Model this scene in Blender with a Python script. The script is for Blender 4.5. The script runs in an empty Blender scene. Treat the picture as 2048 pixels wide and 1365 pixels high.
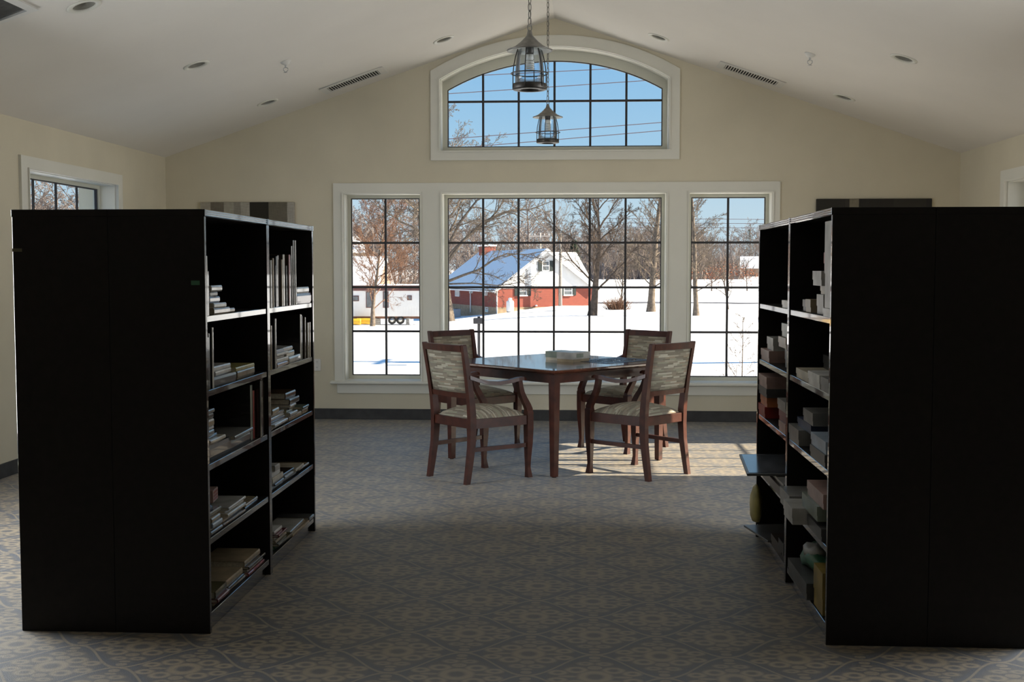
import bpy, bmesh, math, random
from mathutils import Vector, Matrix, Euler
sc = bpy.context.scene
COL = sc.collection
PI = math.pi
# ------------------------------------------------------------------ camera
EYE = 1.45
cam = bpy.data.objects.new('camera', bpy.data.cameras.new('camera'))
COL.objects.link(cam)
cam.data.sensor_width = 36.0
cam.data.lens = 42.1875
cam.data.clip_start = 0.05
cam.data.clip_end = 4000
cam.location = (0, 0, EYE)
cam.rotation_euler = (math.radians(90 - 3.4693), 0, math.radians(3.3561))
sc.camera = cam
# ------------------------------------------------------------------ colour management
sc.view_settings.view_transform = 'Standard'
sc.view_settings.look = 'None'
sc.view_settings.gamma = 1.0
sc.view_settings.use_curve_mapping = False
sc.view_settings.exposure = 0.0
sc.cycles.use_denoising = True
sc.cycles.max_bounces = 12
sc.cycles.diffuse_bounces = 6
sc.cycles.transparent_max_bounces = 24
# ------------------------------------------------------------------ sky
w = bpy.data.worlds.new('sky')
sc.world = w
w.use_nodes = True
nt = w.node_tree
nt.nodes.clear()
wo = nt.nodes.new('ShaderNodeOutputWorld')
bg = nt.nodes.new('ShaderNodeBackground')
tcw = nt.nodes.new('ShaderNodeTexCoord')
sx = nt.nodes.new('ShaderNodeSeparateXYZ')
cr = nt.nodes.new('ShaderNodeValToRGB')
nt.links.new(tcw.outputs['Generated'], sx.inputs[0])
nt.links.new(sx.outputs['Z'], cr.inputs[0])
nt.links.new(cr.outputs[0], bg.inputs[0])
nt.links.new(bg.outputs[0], wo.inputs[0])
stops = [(0.0, (.62, .76, .84)), (.05, (.54, .71, .83)), (.10, (.38, .62, .83)), (.17, (.27, .53, .82)), (.5, (.17, .40, .74)), (1.0, (.10, .27, .60))]
els = cr.color_ramp.elements
while len(els) < len(stops):
    els.new(.5)
for e, (p, c) in zip(els, stops):
    e.position = p
    e.color = (*c, 1)
bg.inputs[1].default_value = 1.0
# ------------------------------------------------------------------ sun: low winter sun from the right
sl = bpy.data.lights.new('sun', 'SUN')
sl.energy = 18.0
sl.color = (1.0, .86, .66)
sl.angle = math.radians(.53)
sun = bpy.data.objects.new('sun', sl)
COL.objects.link(sun)
SUN_TO = Vector((1.0, .045, .54)).normalized()
sun.rotation_euler = SUN_TO.to_track_quat('Z', 'Y').to_euler()
sun.location = (60, 10, 40)
# ------------------------------------------------------------------ added fill lamps inside the hidden side windows, brightening the room
def area(name, loc, rot, sx_, sy_, e, col=(.93, .97, 1.0)):
    l = bpy.data.lights.new(name, 'AREA')
    l.shape = 'RECTANGLE'
    l.size = sx_
    l.size_y = sy_
    l.energy = e
    l.color = col
    o = bpy.data.objects.new(name, l)
    COL.objects.link(o)
    o.location = loc
    o.rotation_euler = rot
    return o
AREA_E = 106.0
TILT = math.radians(-26)
area('fill_light', (-3.90, 5.57, 1.27), (0, -PI / 2 - TILT, 0), 1.7, 1.6, AREA_E)
area('fill_light', (3.38, 5.57, 1.27), (0, PI / 2 + TILT, 0), 1.7, 1.6, AREA_E)
# ------------------------------------------------------------------ helpers
def tag(o, label=None, cat=None, group=None, kind=None):
    if label: o['label'] = label
    if cat: o['category'] = cat
    if group: o['group'] = group
    if kind: o['kind'] = kind
    return o
def empty(name, loc=(0, 0, 0), rz=0, label=None, cat=None, group=None, kind=None, rot=None):
    o = bpy.data.objects.new(name, None)
    COL.objects.link(o)
    o.empty_display_size = .05
    o.location = loc
    o.rotation_euler = rot if rot else (0, 0, rz)
    return tag(o, label, cat, group, kind)
def link(name, me, parent=None, loc=None, rot=None):
    o = bpy.data.objects.new(name, me)
    COL.objects.link(o)
    if parent: o.parent = parent
    if loc: o.location = loc
    if rot: o.rotation_euler = rot
    return o
class MB:
    def __init__(s):
        s.v = []; s.f = []; s.m = []; s.sm = []; s.cur = 0
    def add(s, vs, fs, smooth=False, T=None):
        b = len(s.v)
        if T is not None: vs = [T @ Vector(p) for p in vs]
        s.v.extend([tuple(p) for p in vs])
        for f in fs:
            s.f.append([i + b for i in f]); s.m.append(s.cur); s.sm.append(smooth)
        return s
    def box(s, lo, hi, T=None, bev=0):
        x0, y0, z0 = lo; x1, y1, z1 = hi
        if bev <= 0:
            return s.add([(x0, y0, z0), (x1, y0, z0), (x1, y1, z0), (x0, y1, z0), (x0, y0, z1), (x1, y0, z1), (x1, y1, z1), (x0, y1, z1)],
                         [(0, 3, 2, 1), (4, 5, 6, 7), (0, 1, 5, 4), (1, 2, 6, 5), (2, 3, 7, 6), (3, 0, 4, 7)], False, T)
        b = min(bev, (x1 - x0) * .45, (y1 - y0) * .45, (z1 - z0) * .45)
        lay = []
        for z, i in ((z0, b), (z0 + b, 0), (z1 - b, 0), (z1, b)):
            a0, a1, c0, c1 = x0 + i, x1 - i, y0 + i, y1 - i
            q = b if i == 0 else b * .4
            lay += [(a0 + q, c0, z), (a1 - q, c0, z), (a1, c0 + q, z), (a1, c1 - q, z), (a1 - q, c1, z), (a0 + q, c1, z), (a0, c1 - q, z), (a0, c0 + q, z)]
        fs = [tuple(range(7, -1, -1)), tuple(range(24, 32))]
        for k in range(3):
            for i in range(8):
                j = (i + 1) % 8
                fs.append((k * 8 + i, k * 8 + j, k * 8 + 8 + j, k * 8 + 8 + i))
        return s.add(lay, fs, False, T)
    def tube(s, pts, rad, n=8, caps=True, smooth=True, closed=False, ph=0, sq=1.0, T=None):
        P = [Vector(p) for p in pts]
        if not hasattr(rad, '__len__'): rad = [rad] * len(P)
        vs = []; m = len(P); up = None
        for i, p in enumerate(P):
            if closed: d = P[(i + 1) % m] - P[i - 1]
            else: d = P[min(i + 1, m - 1)] - P[max(i - 1, 0)]
            if d.length < 1e-9: d = Vector((0, 0, 1))
            d.normalize()
            if up is None:
                up = Vector((0, 0, 1)) if abs(d.z) < .9 else Vector((1, 0, 0))
            a = d.cross(up)
            if a.length < 1e-6: a = d.orthogonal()
            a.normalize(); b = a.cross(d).normalized(); up = b
            for k in range(n):
                t = ph + 2 * PI * k / n
                vs.append(p + (a * math.cos(t) + b * math.sin(t) * sq) * rad[i])
        fs = []
        R = m if closed else m - 1
        for i in range(R):
            for k in range(n):
                k2 = (k + 1) % n; i2 = (i + 1) % m
                fs.append((i * n + k, i * n + k2, i2 * n + k2, i2 * n + k))
        if caps and not closed:
            fs.append(tuple(range(n - 1, -1, -1)))
            fs.append(tuple((m - 1) * n + k for k in range(n)))
        return s.add(vs, fs, smooth, T)
    def lathe(s, prof, n=24, T=None, smooth=True):
        vs = [(r * math.cos(2 * PI * k / n), r * math.sin(2 * PI * k / n), z) for r, z in prof for k in range(n)]
        fs = []
        for i in range(len(prof) - 1):
            for k in range(n):
                k2 = (k + 1) % n
                fs.append((i * n + k, i * n + k2, (i + 1) * n + k2, (i + 1) * n + k))
        return s.add(vs, fs, smooth, T)
    def loft(s, rings, smooth=False, caps=True, T=None):
        n = len(rings[0]); vs = [p for r in rings for p in r]; fs = []
        for i in range(len(rings) - 1):
            for k in range(n):
                k2 = (k + 1) % n
                fs.append((i * n + k, i * n + k2, (i + 1) * n + k2, (i + 1) * n + k))
        if caps:
            fs.append(tuple(range(n - 1, -1, -1)))
            fs.append(tuple((len(rings) - 1) * n + k for k in range(n)))
        return s.add(vs, fs, smooth, T)
    def prism(s, poly, z0, z1, T=None):
        n = len(poly)
        vs = [(x, y, z0) for x, y in poly] + [(x, y, z1) for x, y in poly]
        fs = [tuple(range(n - 1, -1, -1)), tuple(range(n, 2 * n))]
        for k in range(n):
            k2 = (k + 1) % n
            fs.append((k, k2, n + k2, n + k))
        return s.add(vs, fs, False, T)
    def mesh(s, name, mats):
        me = bpy.data.meshes.new(name)
        me.from_pydata(s.v, [], s.f)
        if not isinstance(mats, (list, tuple)): mats = [mats]
        for m in mats: me.materials.append(m)
        me.polygons.foreach_set('material_index', s.m)
        me.polygons.foreach_set('use_smooth', s.sm)
        me.validate()
        bm = bmesh.new(); bm.from_mesh(me)
        if len(bm.faces) < 60000:
            bmesh.ops.recalc_face_normals(bm, faces=bm.faces)
        bm.to_mesh(me); bm.free()
        me.update()
        return me
    def build(s, name, mats, parent=None, loc=None, rot=None):
        return link(name, s.mesh(name, mats), parent, loc, rot)
def plate(name, outline, holes, thick, mat, M, parent=None):
    """flat board with holes: outline and holes are 2D loops; M places it (local z = thickness direction)"""
    cu = bpy.data.curves.new(name, 'CURVE')
    cu.dimensions = '2D'
    cu.fill_mode = 'BOTH'
    cu.extrude = thick / 2
    for loop in [outline] + holes:
        sp = cu.splines.new('POLY')
        sp.points.add(len(loop) - 1)
        for p, (x, y) in zip(sp.points, loop): p.co = (x, y, 0, 1)
        sp.use_cyclic_u = True
    to = bpy.data.objects.new('tmp', cu)
    COL.objects.link(to)
    dg = bpy.context.evaluated_depsgraph_get()
    me = bpy.data.meshes.new_from_object(to.evaluated_get(dg))
    bpy.data.objects.remove(to)
    bpy.data.curves.remove(cu)
    me.name = name
    me.transform(M @ Matrix.Translation((0, 0, thick / 2)))
    me.materials.clear()
    me.materials.append(mat)
    return link(name, me, parent)
def rect(x0, y0, x1, y1): return [(x0, y0), (x1, y0), (x1, y1), (x0, y1)]
def circ(cx, cy, rx, ry, n=24): return [(cx + rx * math.cos(2 * PI * k / n), cy + ry * math.sin(2 * PI * k / n)) for k in range(n)]
# ------------------------------------------------------------------ materials
MATS = {}
def pm(name, col, rough=.6, spec=.5, metal=0, nscale=0, namt=0, bump=0, bscale=60, coat=0, cior=1.5):
    """principled surface with a procedural tone variation (namt) and fine relief (bump)"""
    if name in MATS: return MATS[name]
    m = bpy.data.materials.new(name)
    m.use_nodes = True
    t = m.node_tree
    b = t.nodes['Principled BSDF']
    b.inputs['Base Color'].default_value = (*col, 1)
    b.inputs['Roughness'].default_value = rough
    b.inputs['Specular IOR Level'].default_value = spec
    b.inputs['Metallic'].default_value = metal
    b.inputs['Coat Weight'].default_value = coat
    b.inputs['Coat IOR'].default_value = cior
    if nscale or bump:
        tc = t.nodes.new('ShaderNodeTexCoord')
    if nscale:
        n = t.nodes.new('ShaderNodeTexNoise')
        n.inputs['Scale'].default_value = nscale
        n.inputs['Detail'].default_value = 5
        t.links.new(tc.outputs['Object'], n.inputs['Vector'])
        r = t.nodes.new('ShaderNodeValToRGB')
        lo = [max(0, c * (1 - namt)) for c in col]; hi = [min(1, c * (1 + namt)) for c in col]
        r.color_ramp.elements[0].position = .3; r.color_ramp.elements[0].color = (*lo, 1)
        r.color_ramp.elements[1].position = .7; r.color_ramp.elements[1].color = (*hi, 1)
        t.links.new(n.outputs['Fac'], r.inputs[0])
        t.links.new(r.outputs[0], b.inputs['Base Color'])
    if bump:
        n2 = t.nodes.new('ShaderNodeTexNoise')
        n2.inputs['Scale'].default_value = bscale
        n2.inputs['Detail'].default_value = 4
        t.links.new(tc.outputs['Object'], n2.inputs['Vector'])
        bp = t.nodes.new('ShaderNodeBump')
        bp.inputs['Strength'].default_value = bump
        bp.inputs['Distance'].default_value = .01
        t.links.new(n2.outputs['Fac'], bp.inputs['Height'])
        t.links.new(bp.outputs[0], b.inputs['Normal'])
    MATS[name] = m
    return m
class NG:
    """tiny math-node writer"""
    def __init__(s, m): s.t = m.node_tree
    def __call__(s, op, *a, clamp=False):
        n = s.t.nodes.new('ShaderNodeMath'); n.operation = op; n.use_clamp = clamp
        for i, x in enumerate(a):
            if hasattr(x, 'is_linked') or hasattr(x, 'links'): s.t.links.new(x, n.inputs[i])
            else: n.inputs[i].default_value = x
        return n.outputs[0]
    def mix(s, f, a, b):
        n = s.t.nodes.new('ShaderNodeMix'); n.data_type = 'RGBA'
        for i, x in ((0, f), (6, a), (7, b)):
            if hasattr(x, 'links'): s.t.links.new(x, n.inputs[i])
            else: n.inputs[i].default_value = (*x, 1) if isinstance(x, tuple) else x
        return n.outputs[2]
    def node(s, k, **kw):
        n = s.t.nodes.new(k)
        for a, b in kw.items(): n.inputs[a].default_value = b
        return n
    def sep(s, out='Object'):
        tc = s.t.nodes.new('ShaderNodeTexCoord'); q = s.t.nodes.new('ShaderNodeSeparateXYZ')
        s.t.links.new(tc.outputs[out], q.inputs[0]); return q.outputs
    def comb(s, x, y, z=0.0):
        q = s.t.nodes.new('ShaderNodeCombineXYZ')
        for i, v in enumerate((x, y, z)):
            if hasattr(v, 'links'): s.t.links.new(v, q.inputs[i])
            else: q.inputs[i].default_value = v
        return q.outputs[0]
    def ramp(s, f, st, interp='LINEAR'):
        r = s.t.nodes.new('ShaderNodeValToRGB'); r.color_ramp.interpolation = interp
        e = r.color_ramp.elements
        while len(e) < len(st): e.new(.5)
        for q, (p, c) in zip(e, st): q.position = p; q.color = (*c, 1)
        s.t.links.new(f, r.inputs[0]); return r.outputs[0]
def newmat(name, rough=.7, spec=.5):
    m = bpy.data.materials.new(name); m.use_nodes = True
    b = m.node_tree.nodes['Principled BSDF']
    b.inputs['Roughness'].default_value = rough
    b.inputs['Specular IOR Level'].default_value = spec
    MATS[name] = m
    return m, NG(m), b
def carpet_mat():
    m, g, b = newmat('carpet', .5, .85)
    X, Y, Z = g.sep()
    u = g('DIVIDE', g('SUBTRACT', X, .05), .2475)
    v = g('DIVIDE', g('SUBTRACT', Y, 5.163), .2425)
    cu = g('COSINE', g('MULTIPLY', u, PI))
    av = g('ABSOLUTE', g('WRAP', v, 1.0, -1.0))
    edge = g('SUBTRACT', av, g('ADD', .5, g('MULTIPLY', .5, cu)))      # <0 inside the main ogee
    ae = g('ABSOLUTE', edge)
    # local coordinates of the ogee cell this point lies in
    ins = g('LESS_THAN', edge, 0.0)
    def loc(a, sh):
        return g('WRAP', g('SUBTRACT', a, sh), 1.0, -1.0)
    sh = g('SUBTRACT', 1.0, ins)
    lu = loc(u, sh); lv = loc(v, sh)
    rr = g('SQRT', g('ADD', g('MULTIPLY', lu, lu), g('MULTIPLY', lv, lv)))
    def band(x, c, wd): return g('SUBTRACT', 1.0, g('DIVIDE', g('ABSOLUTE', g('SUBTRACT', x, c)), wd), clamp=True)
    def blob(cx, cy, rad, ax=1.0, inner=None):
        du = g('DIVIDE', g('SUBTRACT', g('ABSOLUTE', lu), cx), ax); dv = g('SUBTRACT', g('ABSOLUTE', lv), cy)
        d = g('SQRT', g('ADD', g('MULTIPLY', du, du), g('MULTIPLY', dv, dv)))
        if inner: return band(d, rad, inner)
        return g('MULTIPLY', g('LESS_THAN', d, rad), .8)
    parts = [g('MULTIPLY', g('LESS_THAN', ae, .034), .8), g('MULTIPLY', band(rr, .19, .10), 1.5), blob(0, .40, .085, 1.3), blob(.40, 0, .045, 3.0),
             g('MULTIPLY', blob(.27, .29, .10, 1.2, .06), 1.3), g('MULTIPLY', blob(.54, .16, .075, 1.3, .055), 1.3), blob(.14, .58, .055, 1.5, .05), blob(0, .86, .07, 1.2), blob(0, .72, .04, 2.2), blob(.12, .14, .05, 1.4)]
    s = parts[0]
    for p in parts[1:]: s = g('MAXIMUM', s, p)
    n = g.node('ShaderNodeTexNoise', Scale=90.0, Detail=4.0)
    n2 = g.node('ShaderNodeTexNoise', Scale=420.0, Detail=2.0)
    tc = g.t.nodes.new('ShaderNodeTexCoord')
    for q in (n, n2): g.t.links.new(tc.outputs['Object'], q.inputs['Vector'])
    f = g('MULTIPLY', s, g('ADD', .45, n.outputs['Fac']), clamp=True)
    bandc = g('MULTIPLY', g('LESS_THAN', ae, .17), g('GREATER_THAN', ae, .05))
    base = g.mix(bandc, CARPET_BASE, CARPET_BAND)
    c = g.mix(f, base, CARPET_PAT)
    c2 = g.mix(n2.outputs['Fac'], c, g.mix(.55, c, (.02, .02, .022)))
    g.t.links.new(c2, b.inputs['Base Color'])
    b.inputs['Sheen Weight'].default_value = .2
    b.inputs['Sheen Roughness'].default_value = .4
    bp = g.node('ShaderNodeBump', Strength=.5, Distance=.004)
    g.t.links.new(n2.outputs['Fac'], bp.inputs['Height'])
    g.t.links.new(bp.outputs[0], b.inputs['Normal'])
    return m
CARPET_BASE = (.098, .091, .083); CARPET_BAND = (.076, .081, .093); CARPET_PAT = (.34, .265, .165)
def fabric_mat(name, ax):
    m, g, b = newmat(name, .9, .3)
    o = g.sep()
    br = g.t.nodes.new('ShaderNodeTexBrick')
    br.offset = .37; br.offset_frequency = 2; br.squash = .7; br.squash_frequency = 3
    for k, v in (('Color1', (0, 0, 0, 1)), ('Color2', (1, 1, 1, 1)), ('Mortar', (.4, .4, .4, 1)), ('Scale', 1.0), ('Mortar Size', .0004), ('Brick Width', .10), ('Row Height', .0108)):
        br.inputs[k].default_value = v
    g.t.links.new(g.comb(g('ADD', o[ax[0]], 3.0), g('ADD', o[ax[1]], 3.0)), br.inputs['Vector'])
    c = g.ramp(br.outputs['Color'], [(0, (.20, .17, .13)), (.2, (.29, .25, .19)), (.36, (.32, .31, .23)), (.5, (.40, .36, .28)), (.62, (.24, .21, .17)), (.76, (.50, .46, .37)), (.9, (.33, .26, .19))], 'CONSTANT')
    n = g.node('ShaderNodeTexNoise', Scale=500.0)
    tc = g.t.nodes.new('ShaderNodeTexCoord'); g.t.links.new(tc.outputs['Object'], n.inputs['Vector'])
    g.t.links.new(g.mix(g('MULTIPLY', n.outputs['Fac'], .4), c, (.1, .09, .07)), b.inputs['Base Color'])
    return m
def glass_mat(name, tint=(.96, .98, .98), refl=1.0, base=.0):
    m = bpy.data.materials.new(name); m.use_nodes = True
    t = m.node_tree; t.nodes.clear()
    o = t.nodes.new('ShaderNodeOutputMaterial'); mx = t.nodes.new('ShaderNodeMixShader')
    tr = t.nodes.new('ShaderNodeBsdfTransparent'); gl = t.nodes.new('ShaderNodeBsdfGlossy'); fr = t.nodes.new('ShaderNodeFresnel')
    tr.inputs[0].default_value = (*tint, 1); gl.inputs['Roughness'].default_value = .02
    fr.inputs[0].default_value = 1.35
    g = NG(m)
    t.links.new(g('ADD', g('MULTIPLY', fr.outputs[0], refl), base), mx.inputs[0]); t.links.new(tr.outputs[0], mx.inputs[1]); t.links.new(gl.outputs[0], mx.inputs[2]); t.links.new(mx.outputs[0], o.inputs[0])
    MATS[name] = m
    return m
M_wall = pm('wall_paint', (.66, .61, .48), .85, .2, nscale=2.5, namt=.03, bump=.12, bscale=180)
M_ceil = pm('ceiling_paint', (.80, .77, .72), .9, .2, nscale=1.5, namt=.02, bump=.05, bscale=120)
M_trim = pm('white_trim', (.74, .73, .66), .45, .4, nscale=3, namt=.02)
M_vinyl = pm('window_vinyl', (.60, .60, .52), .5, .4, nscale=3, namt=.02)
M_sash = pm('dark_sash', (.035, .033, .036), .5, .4, nscale=20, namt=.2)
M_base = pm('rubber_base', (.045, .045, .046), .6, .35, nscale=12, namt=.25)
M_carpet = carpet_mat()
M_glass = glass_mat('window_glass')
M_espresso = pm('espresso_laminate', (.008, .0064, .006), .5, .28, nscale=30, namt=.3)
M_edge = pm('espresso_edge_band', (.008, .0062, .0056), .18, .5, nscale=30, namt=.3, coat=1.0, cior=1.75)
M_mahog = pm('mahogany', (.052, .0135, .0070), .4, .4, nscale=18, namt=.35, coat=.06)
M_back_f = fabric_mat('striped_back_fabric', (1, 2))
M_seat_f = fabric_mat('striped_seat_fabric', (1, 0))
M_pewter = pm('pewter_metal', (.22, .21, .19), .5, .5, .75, nscale=40, namt=.2)
M_bronze = pm('dark_bronze', (.055, .05, .045), .45, .5, .6, nscale=40, namt=.2)
M_steel = pm('brushed_steel', (.55, .55, .55), .3, .5, 1.0, nscale=40, namt=.1)
M_plastic = pm('white_plastic', (.72, .71, .68), .4, .5, nscale=10, namt=.02)
M_seed = glass_mat('seeded_glass', (.93, .95, .97), .7, .02)
M_cfl = pm('lamp_tube', (.82, .80, .74), .35, .5, nscale=10, namt=.03)
M_can = pm('can_baffle', (.30, .29, .25), .5, .5, nscale=20, namt=.1)
M_dark = pm('duct_dark', (.02, .02, .02), .8, .2, nscale=20, namt=.2)
BC = {'white': (.74, .74, .72), 'cream': (.58, .53, .42), 'tan': (.36, .29, .19), 'brown': (.16, .10, .06), 'dkbrown': (.05, .035, .025), 'grey': (.24, .24, .23), 'dkgrey': (.085, .087, .088),
      'black': (.018, .017, .017), 'red': (.30, .035, .03), 'maroon': (.15, .035, .045), 'blue': (.40, .50, .62), 'navy': (.04, .055, .11), 'olive': (.11, .10, .055), 'green': (.05, .16, .09),
      'yellow': (.52, .46, .17), 'pink': (.42, .29, .26), 'orange': (.50, .17, .07), 'gold': (.30, .22, .06), 'ltgrey': (.46, .46, .44), 'greygreen': (.22, .26, .21)}
def bookmat(c): return pm('cover_' + c, BC[c], .24, .5, nscale=14, namt=.18, coat=.6)
M_page = pm('paper_pages', (.60, .56, .46), .8, .2, nscale=120, namt=.2)
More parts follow.
